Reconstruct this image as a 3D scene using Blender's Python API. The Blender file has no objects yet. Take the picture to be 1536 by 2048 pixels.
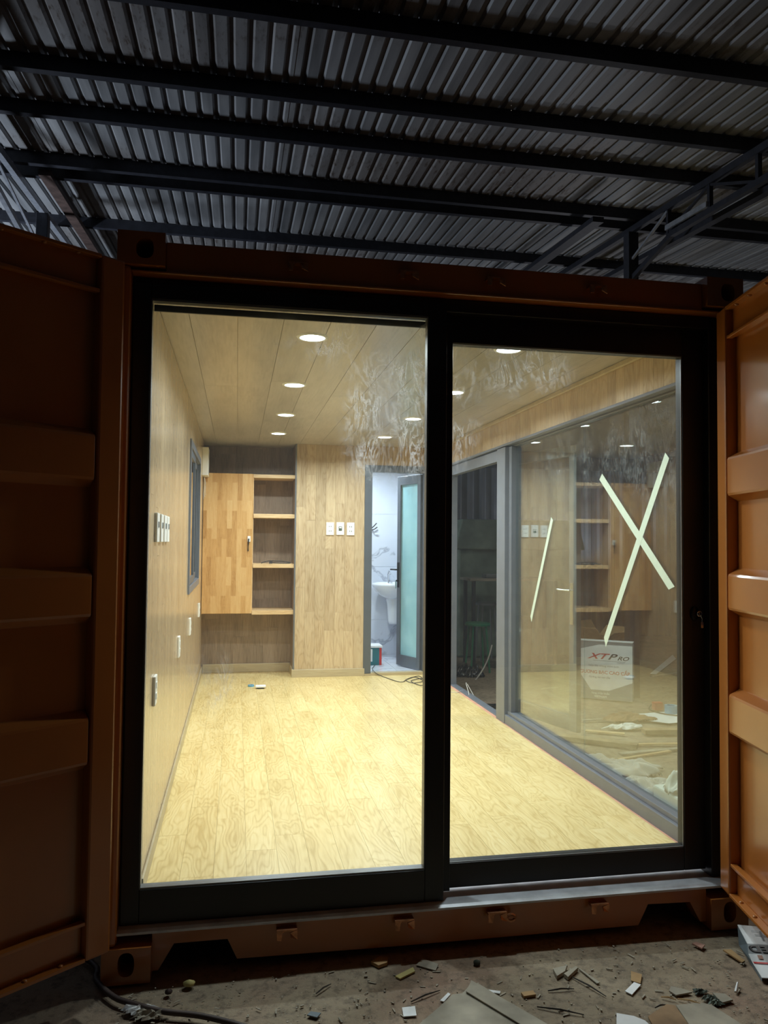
import bpy, math, random
from mathutils import Vector, Matrix
rnd = random.Random(7)
C = bpy.context.scene.collection
S = bpy.context.scene
# ------------------------------------------------------------------ camera, world, lights, exposure
CAM = Vector((0.4287, -2.8008, 1.5072)); YAW, PITCH, ROLL, FPX = -0.1864, 0.0385, 0.0095, 1551.9
def _axes():
    cy, sy, cp, sp = math.cos(YAW), math.sin(YAW), math.cos(PITCH), math.sin(PITCH)
    f = Vector((-sy*cp, cy*cp, sp)); r = Vector((cy, sy, 0)); u = r.cross(f)
    cr, sr = math.cos(ROLL), math.sin(ROLL)
    return cr*r + sr*u, -sr*r + cr*u, f
RGT, UPV, FWD = _axes()
def at(px, py, ax=2, val=0.0):            # a pixel of the 1536x2048 frame to the point of a world plane behind it
    d = FWD + RGT*((px-768)/FPX) - UPV*((py-1024)/FPX)
    t = (val - CAM[ax])/d[ax]
    return CAM + d*t
cd = bpy.data.cameras.new('camera'); cam = bpy.data.objects.new('camera', cd); C.objects.link(cam)
cd.sensor_fit = 'HORIZONTAL'; cd.sensor_width = 36; cd.lens = FPX/1536*36; cd.clip_end = 100; cd.clip_start = 0.05
cam.matrix_world = Matrix(((RGT.x, UPV.x, -FWD.x, CAM.x), (RGT.y, UPV.y, -FWD.y, CAM.y), (RGT.z, UPV.z, -FWD.z, CAM.z), (0, 0, 0, 1)))
S.camera = cam
w = bpy.data.worlds.new('night'); S.world = w; w.use_nodes = True
w.node_tree.nodes['Background'].inputs[0].default_value = (0.55, 0.66, 1.0, 1)
w.node_tree.nodes['Background'].inputs[1].default_value = 0.008
S.view_settings.view_transform = 'Standard'; S.view_settings.look = 'None'
S.view_settings.gamma = 1.0; S.view_settings.use_curve_mapping = False; S.view_settings.exposure = 0.0
S.cycles.max_bounces = 10; S.cycles.transparent_max_bounces = 24; S.cycles.diffuse_bounces = 5; S.cycles.glossy_bounces = 5
S.cycles.sample_clamp_indirect = 4.0; S.cycles.caustics_reflective = False
ROOM_W, BATH_W = 16.5, 20.0
def lamp(name, loc, rot, size, power, col, shape='DISK', size_y=None, spread=180):
    l = bpy.data.lights.new(name, 'AREA'); l.shape = shape; l.size = size
    if size_y: l.size_y = size_y
    l.energy = power; l.color = col; l.spread = math.radians(spread)
    o = bpy.data.objects.new(name, l); C.objects.link(o); o.location = loc; o.rotation_euler = rot
    return o
# yard tube low on the far left, out of view; two added fill lights follow
lamp('unseen_light', (-4.6, 5.2, 2.2), (math.radians(150), 0, math.radians(-60)), 1.2, 300, (0.80, 0.88, 1.0), 'RECTANGLE', 0.15)
lamp('unseen_light', (5.5, 8.5, 1.2), (math.radians(180), 0, 0), 1.0, 45, (0.95, 0.95, 1.0), 'RECTANGLE', 0.3)  # added fill beyond the container's far end, gives the roof more light

lamp('unseen_light', (4.4, 2.6, 4.1), (0, 0, 0), 0.5, 45, (1.0, 0.97, 0.92), spread=130)  # added unseen fill, brightens the clutter outside the side glazing

# ------------------------------------------------------------------ materials
def lin(c):
    return tuple((x/255/12.92 if x/255 <= 0.04045 else ((x/255+0.055)/1.055)**2.4) for x in c) + (1,)
class NT:
    def __init__(s, name):
        s.m = bpy.data.materials.new(name); s.m.use_nodes = True; s.t = s.m.node_tree
        s.t.nodes.clear(); s.out = s.t.nodes.new('ShaderNodeOutputMaterial')
    def n(s, typ, **kw):
        nd = s.t.nodes.new('ShaderNode'+typ)
        for k, v in kw.items():
            if k == 'ins':
                for a, b in v.items():
                    if isinstance(b, bpy.types.NodeSocket): s.t.links.new(b, nd.inputs[a])
                    else: nd.inputs[a].default_value = b
            else: setattr(nd, k, v)
        return nd
    def math(s, op, a, b=0.0, c=None, clamp=False):
        i = {0: a, 1: b}
        if c is not None: i[2] = c
        return s.n('Math', operation=op, use_clamp=clamp, ins=i).outputs[0]
    def mix(s, f, a, b, mode='MIX'):
        nd = s.n('MixRGB', blend_type=mode, ins={0: f, 1: a, 2: b}); return nd.outputs[0]
    def pos(s): return s.n('NewGeometry').outputs['Position']
    def mapping(s, v, scale=(1, 1, 1), loc=(0, 0, 0)):
        return s.n('Mapping', ins={'Vector': v, 'Scale': scale, 'Location': loc}).outputs[0]
    def noise(s, v, scale, detail=3, rough=0.5, dist=0.0):
        return s.n('TexNoise', ins={'Vector': v, 'Scale': scale, 'Detail': detail, 'Roughness': rough, 'Distortion': dist}).outputs['Fac']
    def ramp(s, f, stops):
        r = s.n('ValToRGB', ins={0: f}); e = r.color_ramp.elements
        while len(e) < len(stops): e.new(0.5)
        for i, (p, c) in enumerate(stops):
            e[i].position = p; e[i].color = c if len(c) == 4 else lin(c)
        return r.outputs[0]
    def principled(s, col, rough=0.5, metal=0.0, bump=None, bs=0.3, bd=0.002, coat=0.0, **kw):
        p = s.n('BsdfPrincipled', ins={'Base Color': col, 'Roughness': rough, 'Metallic': metal, 'Coat Weight': coat})
        for k, v in kw.items(): p.inputs[k].default_value = v
        if bump is not None:
            b = s.n('Bump', ins={'Height': bump, 'Strength': bs, 'Distance': bd}); s.t.links.new(b.outputs[0], p.inputs['Normal'])
        s.t.links.new(p.outputs[0], s.out.inputs[0]); return p
def plain(name, col, rough=0.5, metal=0.0, var=0.08, scale=9, coat=0.0, bs=0.0, **kw):
    t = NT(name); c = lin(col); nz = t.noise(t.pos(), scale, 4)
    k = tuple(x*(1-var*2.2) for x in c[:3]) + (1,); h = tuple(min(1, x*(1+var)) for x in c[:3]) + (1,)
    t.principled(t.ramp(nz, [(0.3, k), (0.7, h)]), rough, metal, bump=nz if bs else None, bs=bs, coat=coat, **kw)
    return t.m
def wood(name, cols, axis, tone=0.12, rough=0.35, cathedral=0.0, freq=60, coat=0.0, rings=7.0):
    """grain along the given axis, a tone of its own for every plank"""
    t = NT(name); oi = t.n('ObjectInfo').outputs['Random']
    off = t.n('CombineXYZ', ins={0: t.math('MULTIPLY', oi, 37.0), 1: t.math('MULTIPLY', oi, 91.0), 2: t.math('MULTIPLY', oi, 53.0)}).outputs[0]
    v = t.n('VectorMath', operation='ADD', ins={0: t.pos(), 1: off}).outputs[0]
    sc = [1.0, 1.0, 1.0]; sc[axis] = 0.06
    fine = t.noise(t.mapping(v, tuple(x*freq for x in sc)), 2.2, 4, 0.6)
    sc2 = [1.0, 1.0, 1.0]; sc2[axis] = 0.22
    broad = t.noise(t.mapping(v, tuple(x*6 for x in sc2)), 1.3, 2, 0.5, 0.3)
    f = t.math('MULTIPLY_ADD', fine, 0.55, t.math('MULTIPLY', broad, 0.45))
    if cathedral:
        r = t.math('FRACT', t.math('MULTIPLY', broad, rings*2.0))
        r = t.math('ABSOLUTE', t.math('SUBTRACT', r, 0.5))
        ring = t.math('MULTIPLY', t.math('POWER', t.math('MULTIPLY', r, 2.0), 2.5), cathedral)
        f = t.math('SUBTRACT', f, ring)
    col = t.ramp(f, [(0.25, cols[0]), (0.5, cols[1]), (0.72, cols[2])])
    tn = t.math('MULTIPLY_ADD', oi, tone*2, 1-tone)
    col = t.mix(1.0, col, t.n('CombineColor', ins={0: tn, 1: tn, 2: tn}).outputs[0], 'MULTIPLY')
    t.principled(col, rough, bump=fine, bs=0.06, coat=coat, **{'Coat Roughness': 0.22})
    return t.m
def glass(name, smudge=0.0, tint=(0.93, 0.97, 0.95), refl=1.0, sscale=3.0, zones=()):
    """clear architectural glass: thin reflection by viewing angle over clear transmission, with wiped dust on it"""
    t = NT(name)
    g = t.n('NewGeometry'); dot = t.n('VectorMath', operation='DOT_PRODUCT', ins={0: g.outputs['Incoming'], 1: g.outputs['Normal']}).outputs['Value']
    c = t.math('SUBTRACT', 1.0, t.math('ABSOLUTE', dot), clamp=True)
    f = t.math('MULTIPLY', t.math('MULTIPLY_ADD', t.math('POWER', c, 5.0), 0.96, 0.04), refl, clamp=True)
    tr = t.n('BsdfTransparent', ins={0: tint + (1,)}); gl = t.n('BsdfGlossy', ins={0: (1, 1, 1, 1), 'Roughness': 0.0})
    m = t.n('MixShader', ins={0: f, 1: tr.outputs[0], 2: gl.outputs[0]}).outputs[0]
    if smudge:
        p = t.pos()
        # finger and rag smears: distorted swirls inside patches, a faint film everywhere
        sw = t.noise(t.mapping(p, (1, 1, 0.4)), sscale*5, 6, 0.6, 2.6)
        sw = t.math('POWER', t.math('SUBTRACT', 1.0, t.math('MULTIPLY', t.math('ABSOLUTE', t.math('SUBTRACT', sw, 0.5)), 11.0), clamp=True), 3.0)
        mask = None
        for (cx, cy, cz, rx, rz) in zones:
            d = t.n('VectorMath', operation='SUBTRACT', ins={0: p, 1: (cx, cy, cz)}).outputs[0]
            d = t.n('VectorMath', operation='MULTIPLY', ins={0: d, 1: (1/rx, 1/rx, 1/rz)}).outputs[0]
            q = t.math('SUBTRACT', 1.0, t.n('VectorMath', operation='LENGTH', ins={0: d}).outputs['Value'], clamp=True)
            mask = q if mask is None else t.math('MAXIMUM', mask, q)
        rag = t.noise(p, sscale*2.2, 3, 0.6)
        rag = t.math('MULTIPLY', t.math('SUBTRACT', rag, 0.38), 4.0, clamp=True)
        pm = t.math('MULTIPLY', t.math('MULTIPLY', mask, 1.8, clamp=True), rag) if mask is not None else rag
        fac = t.math('MULTIPLY', t.math('MULTIPLY_ADD', t.math('MULTIPLY', sw, pm), 1.0, 0.035), smudge, clamp=True)
        tl = t.n('BsdfTranslucent', ins={0: (0.9, 0.95, 1.0, 1)}); df = t.n('BsdfDiffuse', ins={0: (0.85, 0.9, 0.95, 1)})
        dm = t.n('MixShader', ins={0: 0.4, 1: tl.outputs[0], 2: df.outputs[0]}).outputs[0]
        m = t.n('MixShader', ins={0: fac, 1: m, 2: dm}).outputs[0]
    t.t.links.new(m, t.out.inputs[0]); return t.m
def emit(name, col, strength):
    t = NT(name); e = t.n('Emission', ins={0: lin(col), 1: strength}); t.t.links.new(e.outputs[0], t.out.inputs[0]); return t.m

M = {}
WALLC = [(152, 126, 92), (200, 176, 140), (220, 200, 166)]
M['wall_v'] = wood('oak laminate wall', [(166, 140, 106), (200, 176, 141), (214, 193, 158)], 2, 0.08, 0.27, 0.12, 60, coat=0.55)
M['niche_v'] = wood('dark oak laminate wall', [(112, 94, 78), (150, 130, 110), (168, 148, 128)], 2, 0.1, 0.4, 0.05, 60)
M['floor_w'] = wood('pale oak laminate floor', [(202, 174, 112), (228, 204, 144), (238, 219, 166)], 1, 0.025, 0.33, 0.2, 45, rings=8)
M['ceil_w'] = wood('ceiling laminate', [(156, 150, 142), (182, 175, 166), (196, 189, 181)], 1, 0.03, 0.3, 0.05, 40)
M['base_w'] = wood('skirting laminate', [(164, 148, 116), (188, 172, 138), (202, 188, 156)], 0, 0.03, 0.35, 0.04, 50)
M['pine'] = wood('pine board', [(190, 152, 104), (216, 184, 138), (228, 200, 158)], 0, 0.04, 0.45, 0.1, 50)
def butcher():
    t = NT('rubberwood block board'); p = t.pos()
    v = t.n('CombineXYZ', ins={0: t.n('SeparateXYZ', ins={0: p}).outputs[2], 1: t.n('SeparateXYZ', ins={0: p}).outputs[0]}).outputs[0]
    b = t.n('TexBrick', offset=0.37, offset_frequency=2, squash=1.0, ins={'Vector': v, 'Scale': 1.0, 'Color1': (0, 0, 0, 1), 'Color2': (1, 1, 1, 1), 'Mortar Size': 0.0, 'Bias': 0.0, 'Brick Width': 0.27, 'Row Height': 0.047})
    fine = t.noise(t.mapping(p, (60, 60, 4)), 2.0, 4, 0.6)
    wv = t.noise(t.mapping(p, (9, 9, 2.2)), 2.0, 2, 0.5, 1.2)
    rg = t.math('POWER', t.math('MULTIPLY', t.math('ABSOLUTE', t.math('SUBTRACT', t.math('FRACT', t.math('MULTIPLY', wv, 12.0)), 0.5)), 2.0), 3.0)
    f = t.math('MULTIPLY_ADD', b.outputs[0], 0.42, t.math('MULTIPLY', fine, 0.55)); f = t.math('SUBTRACT', f, t.math('MULTIPLY', rg, 0.12))
    t.principled(t.ramp(f, [(0.1, (168, 120, 64)), (0.42, (204, 158, 98)), (0.8, (224, 186, 130))]), 0.35, bump=fine, bs=0.04, coat=0.2)
    return t.m
M['block'] = butcher()
def paint():
    t = NT('orange brown container paint'); p = t.pos()
    n1 = t.noise(p, 1.6, 4, 0.6); n2 = t.noise(p, 220, 2)
    t.principled(t.ramp(n1, [(0.3, (166, 98, 42)), (0.7, (180, 112, 52))]), 0.3, bump=n2, bs=0.12, bd=0.0006, coat=0.5, **{'Coat Roughness': 0.12})
    return t.m
M['paint'] = paint()
M['copper'] = plain('bare scuffed bracket steel', (200, 140, 100), 0.35, 0.7, 0.2, 40)
M['black'] = plain('black powder coat', (28, 29, 31), 0.38, 0.0, 0.05, 12)
M['bead'] = plain('glazing bead', (120, 122, 124), 0.35, 0.3)
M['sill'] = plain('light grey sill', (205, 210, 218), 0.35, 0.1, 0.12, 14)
M['grey'] = plain('grey powder coat', (112, 116, 124), 0.36, 0.1, 0.04, 12)
M['bathgrey'] = plain('dark grey powder coat', (92, 98, 106), 0.36, 0.1, 0.04, 12)
M['steel'] = plain('dark painted steel', (44, 47, 56), 0.5, 0.2, 0.15, 20)
M['silver'] = plain('galvanised tube', (176, 184, 196), 0.35, 0.6, 0.1, 20)
M['rust'] = plain('brown primer steel', (74, 60, 56), 0.6, 0.1, 0.2, 10)
M['white'] = plain('white plastic', (236, 236, 232), 0.35, var=0.02)
M['socket'] = plain('grey socket insert', (120, 124, 126), 0.4)
M['chrome'] = plain('chrome', (210, 210, 212), 0.15, 1.0, 0.02)
M['darkhw'] = plain('black hardware', (30, 30, 33), 0.35, 0.4)
M['ceramic'] = plain('white ceramic', (240, 243, 246), 0.12, var=0.01, coat=0.6)
M['glass_f'] = glass('front glass', 0.42, zones=((0.68, 0.09, 2.27, 0.24, 0.14), (1.12, 0.09, 2.05, 0.22, 0.44), (0.90, 0.09, 1.98, 0.12, 0.3), (1.27, 0.15, 2.10, 0.13, 0.34), (1.52, 0.15, 2.22, 0.28, 0.15), (0.34, 0.09, 0.98, 0.10, 0.16)))
M['glass_s'] = glass('side glass', 0.24, (0.92, 0.97, 0.95), 1.85, 3.5, ((2.4, 0.55, 2.0, 0.8, 0.5), (2.4, 1.5, 2.05, 0.9, 0.35)))
M['glass_w'] = glass('window glass', 0.0, (0.3, 0.33, 0.36), 1.3)
def frosted():
    t = NT('frosted aqua glass')
    t.principled(t.ramp(t.noise(t.pos(), 5, 3), [(0.3, (150, 200, 208)), (0.7, (176, 222, 226))]), 0.35, **{'Transmission Weight': 0.25, 'Subsurface Weight': 0.0})
    return t.m
M['frost'] = frosted()
def marble():
    t = NT('white marble tile'); p = t.pos()
    v = t.n('VectorMath', operation='ADD', ins={0: p, 1: t.n('TexNoise', ins={'Vector': p, 'Scale': 1.7, 'Detail': 4}).outputs['Color']}).outputs[0]
    nz = t.noise(v, 1.15, 5, 0.55, 0.8)
    vein = t.math('SUBTRACT', 1.0, t.math('MULTIPLY', t.math('ABSOLUTE', t.math('SUBTRACT', nz, 0.5)), 38.0), clamp=True)
    cl = t.noise(p, 1.5, 4)
    base = t.ramp(cl, [(0.3, (202, 208, 220)), (0.7, (226, 230, 238))])
    t.principled(t.mix(t.math('MULTIPLY', vein, 0.6), base, lin((128, 132, 146))), 0.15)
    return t.m
M['marble'] = marble()
def roofmat():
    t = NT('old galvanised roofing'); p = t.pos()
    n1 = t.noise(t.mapping(p, (3.2, 0.25, 1)), 2.0, 4, 0.6); n2 = t.noise(t.mapping(p, (9, 2.4, 3)), 3.0, 5, 0.7)
    stain = t.math('MULTIPLY', t.math('SUBTRACT', n2, 0.53), 9.0, clamp=True)
    zone = t.math('MULTIPLY', t.math('SUBTRACT', t.noise(p, 0.7, 2), 0.45), 6.0, clamp=True)
    c = t.ramp(n1, [(0.3, (104, 108, 112)), (0.7, (150, 154, 158))])
    c = t.mix(t.math('MULTIPLY', t.math('MULTIPLY', stain, zone), 0.85), c, lin((48, 36, 28)))
    c = t.mix(t.math('MULTIPLY', zone, 0.35), c, lin((104, 90, 78)))
    t.principled(c, t.math('MULTIPLY_ADD', n1, 0.3, 0.32), 0.15)
    return t.m
M['roof'] = roofmat()
def dirt():
    t = NT('trodden dirt over concrete'); p = t.pos()
    n1 = t.noise(p, 1.3, 5, 0.6); n2 = t.noise(p, 26, 6, 0.7); n3 = t.noise(p, 170, 2, 0.6)
    c = t.ramp(n1, [(0.3, (124, 110, 92)), (0.52, (152, 137, 115)), (0.72, (146, 121, 103))])
    c = t.mix(t.math('MULTIPLY', t.math('SUBTRACT', 0.52, n2), 4.0, clamp=True), c, lin((84, 72, 62)))
    c = t.mix(t.math('MULTIPLY', t.math('SUBTRACT', n3, 0.69), 14.0, clamp=True), c, lin((206, 196, 180)))
    h = t.math('MULTIPLY_ADD', n2, 0.8, t.math('MULTIPLY', n3, 0.3))
    t.principled(c, 0.85, bump=h, bs=0.7, bd=0.008)
    return t.m
M['dirt'] = dirt()
M['card'] = plain('brown cardboard', (176, 142, 98), 0.8, var=0.1, scale=14)
M['cardgrey'] = plain('dusty grey card', (168, 160, 144), 0.85, var=0.16, scale=8)
M['paper'] = plain('white paper', (236, 238, 240), 0.7, var=0.06)
M['greyprint'] = plain('grey print', (140, 143, 146), 0.7, var=0.05)
M['yellowpap'] = plain('yellow paper', (206, 196, 130), 0.7)
M['bluegrey'] = plain('blue grey scrap', (110, 124, 134), 0.6)
M['teal'] = plain('teal print', (36, 112, 120), 0.5)
M['red'] = plain('red print', (198, 42, 38), 0.5)
M['inkblack'] = plain('black print', (30, 30, 34), 0.5)
M['inkgrey'] = plain('grey print ink', (120, 122, 126), 0.5)
M['orangeink'] = plain('orange print', (206, 110, 84), 0.5)
M['wire'] = plain('dark cable', (62, 58, 54), 0.5)
M['wirewhite'] = plain('white cable', (210, 206, 196), 0.5)
M['leafgreen'] = plain('dry green scrap', (84, 94, 84), 0.7, var=0.25, scale=30)
M['tape'] = plain('masking tape', (196, 210, 192), 0.6, var=0.03, scale=50, **{'Emission Strength': 0.0})
M['pinkish'] = plain('faded pink fragment', (178, 136, 120), 0.7)
M['tarp'] = plain('green tarpaulin', (128, 146, 130), 0.55, var=0.2, scale=4)
M['cloth'] = plain('pale dust sheet', (196, 190, 186), 0.85, var=0.08, scale=6)
M['clothbrown'] = plain('brown rag', (150, 122, 92), 0.9, var=0.2)
M['plank_grey'] = plain('dusty plank', (156, 134, 104), 0.8, var=0.15)
M['foam'] = plain('white foam', (232, 234, 232), 0.6, var=0.03)
M['bluetape'] = plain('blue tape', (110, 170, 206), 0.45)
M['blackbag'] = plain('black plastic', (24, 24, 26), 0.25)
M['greenplas'] = plain('green plastic', (40, 128, 92), 0.4)
M['darkwall'] = plain('dark corrugated fence', (62, 64, 74), 0.55, 0.3, 0.2, 3)
M['primer'] = plain('pinkish floor edge sealant', (214, 158, 132), 0.6)
M['dark'] = plain('dark cavity', (18, 15, 14), 0.8)
M['lens'] = emit('lamp diffuser', (240, 246, 255), 14.0)
M['lensbath'] = emit('bathroom lamp diffuser', (232, 242, 255), 12.0)

# ------------------------------------------------------------------ mesh helpers
class MB:
    def __init__(s): s.v = []; s.f = []
    def add(s, vs, fs):
        b = len(s.v); s.v += [tuple(v) for v in vs]; s.f += [tuple(i+b for i in f) for f in fs]; return s
    def box(s, x0, x1, y0, y1, z0, z1):
        return s.add([(x0, y0, z0), (x1, y0, z0), (x1, y1, z0), (x0, y1, z0), (x0, y0, z1), (x1, y0, z1), (x1, y1, z1), (x0, y1, z1)],
                     [(0, 3, 2, 1), (4, 5, 6, 7), (0, 1, 5, 4), (1, 2, 6, 5), (2, 3, 7, 6), (3, 0, 4, 7)])
    def prism(s, poly, vec):                 # 3-D polygon swept by a vector
        n = len(poly); p = [Vector(q) for q in poly]; v = Vector(vec)
        nrm = sum(((p[i]-p[0]).cross(p[(i+1) % n]-p[0]) for i in range(1, n-1)), Vector())
        if nrm.dot(v) > 0: p = p[::-1]
        return s.add(p+[q+v for q in p], [tuple(range(n)), tuple(range(2*n-1, n-1, -1))] + [(i, n+i, n+(i+1) % n, (i+1) % n)[::-1] if False else ((i+1) % n, i, n+i, n+(i+1) % n) for i in range(n)])
    def tube(s, pts, r, n=8, caps=True):
        pts = [Vector(p) for p in pts]; rings = []
        up = Vector((0, 0, 1)); b = len(s.v)
        rr = r if isinstance(r, (list, tuple)) else [r]*len(pts)
        for i, p in enumerate(pts):
            d = (pts[min(i+1, len(pts)-1)]-pts[max(i-1, 0)]).normalized()
            a = d.cross(up)
            if a.length < 1e-3: a = d.cross(Vector((1, 0, 0)))
            a.normalize(); c = a.cross(d)
            for k in range(n):
                t = 2*math.pi*k/n; s.v.append(tuple(p+(a*math.cos(t)+c*math.sin(t))*rr[i]))
        for i in range(len(pts)-1):
            for k in range(n):
                s.f.append((b+i*n+k, b+i*n+(k+1) % n, b+(i+1)*n+(k+1) % n, b+(i+1)*n+k))
        if caps:
            s.f.append(tuple(b+k for k in range(n))[::-1]); s.f.append(tuple(b+(len(pts)-1)*n+k for k in range(n)))
        return s
    def bar(s, a, b2, w, h):                # square bar between two points
        a, b2 = Vector(a), Vector(b2); d = (b2-a).normalized()
        u = d.cross(Vector((0, 0, 1)))
        if u.length < 1e-3: u = Vector((1, 0, 0))
        u.normalize(); v = u.cross(d)
        vs = [p+u*(sx*w/2)+v*(sy*h/2) for p in (a, b2) for sx, sy in ((-1, -1), (1, -1), (1, 1), (-1, 1))]
        return s.add(vs, [(0, 1, 2, 3)[::-1], (4, 5, 6, 7), (0, 4, 5, 1)[::-1], (1, 5, 6, 2)[::-1], (2, 6, 7, 3)[::-1], (3, 7, 4, 0)[::-1]])
    def lathe(s, prof, c=(0, 0, 0), n=24, a0=0, a1=2*math.pi, sx=1, sy=1):
        b = len(s.v); full = abs(a1-a0-2*math.pi) < 1e-6; m = n if full else n+1
        for (r, z) in prof:
            for k in range(m):
                t = a0+(a1-a0)*k/n; s.v.append((c[0]+r*math.cos(t)*sx, c[1]+r*math.sin(t)*sy, c[2]+z))
        for i in range(len(prof)-1):
            for k in range(n):
                k2 = (k+1) % m if full else k+1
                s.f.append((b+i*m+k, b+i*m+k2, b+(i+1)*m+k2, b+(i+1)*m+k))
        return s
OFF = {}
def place(o, parent, loc=None):
    C.objects.link(o)
    if parent: o.parent = parent
    return o
def wloc(o):
    v = Vector((0, 0, 0))
    while o is not None: v += o.location; o = o.parent
    return v
def build(mb, name, mat, parent=None, local=False, smooth=False, bevel=0, origin=None, solid=0, weld=False):
    """world coordinates unless local; the mesh is stored relative to its parent or to an origin on the thing itself"""
    base = Vector((0, 0, 0)); own = Vector((0, 0, 0))
    if parent is not None and not local: base = wloc(parent)
    if parent is None:
        if origin is None and not local:
            xs = [v[0] for v in mb.v]; ys = [v[1] for v in mb.v]; zs = [v[2] for v in mb.v]
            origin = ((min(xs)+max(xs))/2, (min(ys)+max(ys))/2, min(zs))
        own = Vector(origin or (0, 0, 0)); base = own
    me = bpy.data.meshes.new(name)
    me.from_pydata([(v[0]-base[0], v[1]-base[1], v[2]-base[2]) for v in mb.v], [], mb.f); me.update()
    me.materials.append(mat)
    if smooth:
        for p in me.polygons: p.use_smooth = True
    o = bpy.data.objects.new(name, me); o.location = own
    place(o, parent)
    if solid: md = o.modifiers.new('thick', 'SOLIDIFY'); md.thickness = solid; md.offset = 0
    if bevel:
        md = o.modifiers.new('edge', 'BEVEL'); md.width = bevel; md.segments = 2; md.limit_method = 'ANGLE'; md.angle_limit = math.radians(40)
    return o
def box(name, mat, x0, x1, y0, y1, z0, z1, parent=None, bevel=0, local=False):
    return build(MB().box(x0, x1, y0, y1, z0, z1), name, mat, parent, bevel=bevel, local=local)
UNIT = {}
def piece(name, mat, x0, x1, y0, y1, z0, z1, parent):   # alike pieces share one cube's mesh data
    me = UNIT.get(mat.name)
    if me is None:
        me = bpy.data.meshes.new(name); b = MB().box(-.5, .5, -.5, .5, -.5, .5); me.from_pydata(b.v, [], b.f); me.materials.append(mat); UNIT[mat.name] = me
    o = bpy.data.objects.new(name, me); C.objects.link(o); b = wloc(parent); o.parent = parent
    o.location = ((x0+x1)/2-b.x, (y0+y1)/2-b.y, (z0+z1)/2-b.z); o.scale = (x1-x0, y1-y0, z1-z0)
    return o
def thing(name, label, cat, loc=(0, 0, 0), rotz=0, group=None):
    o = bpy.data.objects.new(name, None); C.objects.link(o); o.empty_display_size = 0.05
    o.location = loc; o.rotation_euler = (0, 0, rotz); o['label'] = label; o['category'] = cat
    if group: o['group'] = group
    return o
def tag(o, label, cat, group=None):
    o['label'] = label; o['category'] = cat
    if group: o['group'] = group
    return o
def struct(o, label=None):
    o['kind'] = 'structure'
    if label: o['label'] = label
    return o
def text(body, name, mat, parent, size, mtx, shear=0.0, bold=0.0, spacing=1.0):
    cu = bpy.data.curves.new(name, 'FONT'); cu.body = body; cu.size = size; cu.extrude = 0.0006; cu.shear = shear; cu.offset = bold; cu.space_character = spacing
    cu.align_x = 'CENTER'; cu.align_y = 'CENTER'; cu.materials.append(mat)
    o = bpy.data.objects.new(name, cu); C.objects.link(o); bpy.context.view_layer.update()
    me = bpy.data.meshes.new_from_object(o.evaluated_get(bpy.context.evaluated_depsgraph_get())); bpy.data.objects.remove(o)
    o = bpy.data.objects.new(name, me); C.objects.link(o); o.parent = parent; o.matrix_local = mtx; return o

# ================================================================== SHED: ground, roof, purlins, trusses
g = MB(); N = 60
for i in range(N+1):
    for j in range(N+1):
        x = -7+20*i/N; y = -6+19*j/N
        g.v.append((x, y, 0.012*math.sin(x*1.3+y*0.7)*math.cos(y*1.1) - 0.012))
g.f = [(i*(N+1)+j, (i+1)*(N+1)+j, (i+1)*(N+1)+j+1, i*(N+1)+j+1) for i in range(N) for j in range(N)]
gr = build(g, 'ground', M['dirt'], smooth=True, origin=(0, 0, 0)); struct(gr, 'trodden grey brown dirt ground around the container')
RZ = lambda y: 4.5+0.08*y
roof = bpy.data.objects.new('ceiling', None); C.objects.link(roof); roof.location = (0, 0, 4.5); struct(roof, 'corrugated metal shed roof')
def sheet_mesh():
    mb = MB(); pitch = 0.97/8; prof = []
    for k in range(8):
        x = k*pitch
        prof += [(x, 0), (x+pitch*0.58, 0), (x+pitch*0.70, 0.024), (x+pitch*0.88, 0.024)]
    prof += [(0.97, 0), (0.995, 0)]
    ys = [-5, 0, 4, 8, 13]
    for (x, z) in prof:
        for y in ys: mb.v.append((x, y, RZ(y)-4.5+z))
    n = len(ys)
    for i in range(len(prof)-1):
        for j in range(n-1): mb.f.append((i*n+j, i*n+j+1, (i+1)*n+j+1, (i+1)*n+j))
    me = bpy.data.meshes.new('roof_sheet'); me.from_pydata(mb.v, [], mb.f); me.materials.append(M['roof']); return me
sm = sheet_mesh()
for k in range(-9, 10):
    o = bpy.data.objects.new('roof_sheet', sm); C.objects.link(o); o.parent = roof; o.location = (1.70+0.97*k, 0, 0.003*(k % 2)); o.rotation_euler = (0.0, rnd.uniform(-.002, .002), 0)
PUR = [(-2.3, 'behind the camera'), (-0.9, ''), (0.35, ''), (1.62, 'nearest in view above the container door'), (2.56, 'second in view above the container'), (3.24, 'third in view above the container'),
       (4.22, 'upper one of the close pair'), (4.50, 'lower one of the close pair'), (5.90, 'furthest visible over the header'), (7.4, ''), (8.9, ''), (10.4, '')]
for (y, lab) in PUR:
    if not lab: continue
    if y < 1: continue
    z = RZ(y)-0.003; mb = MB()
    xs = (-6.8, 9.5); h = 0.105 if y not in (4.5,) else 0.09; zz = z if y != 4.5 else z-0.02
    mb.box(xs[0], xs[1], y-0.025, y-0.021, zz-h, zz); mb.box(xs[0], xs[1], y-0.021, y+0.03, zz-h, zz-h+0.004); mb.box(xs[0], xs[1], y-0.021, y+0.03, zz-0.004, zz)
    mb.box(xs[0], xs[1], y+0.026, y+0.03, zz-h+0.004, zz-h+0.018)
    tag(build(mb, 'roof_purlin', M['steel']), 'dark steel roof purlin, ' + lab, 'beam', 'purlins under the shed roof')
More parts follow.
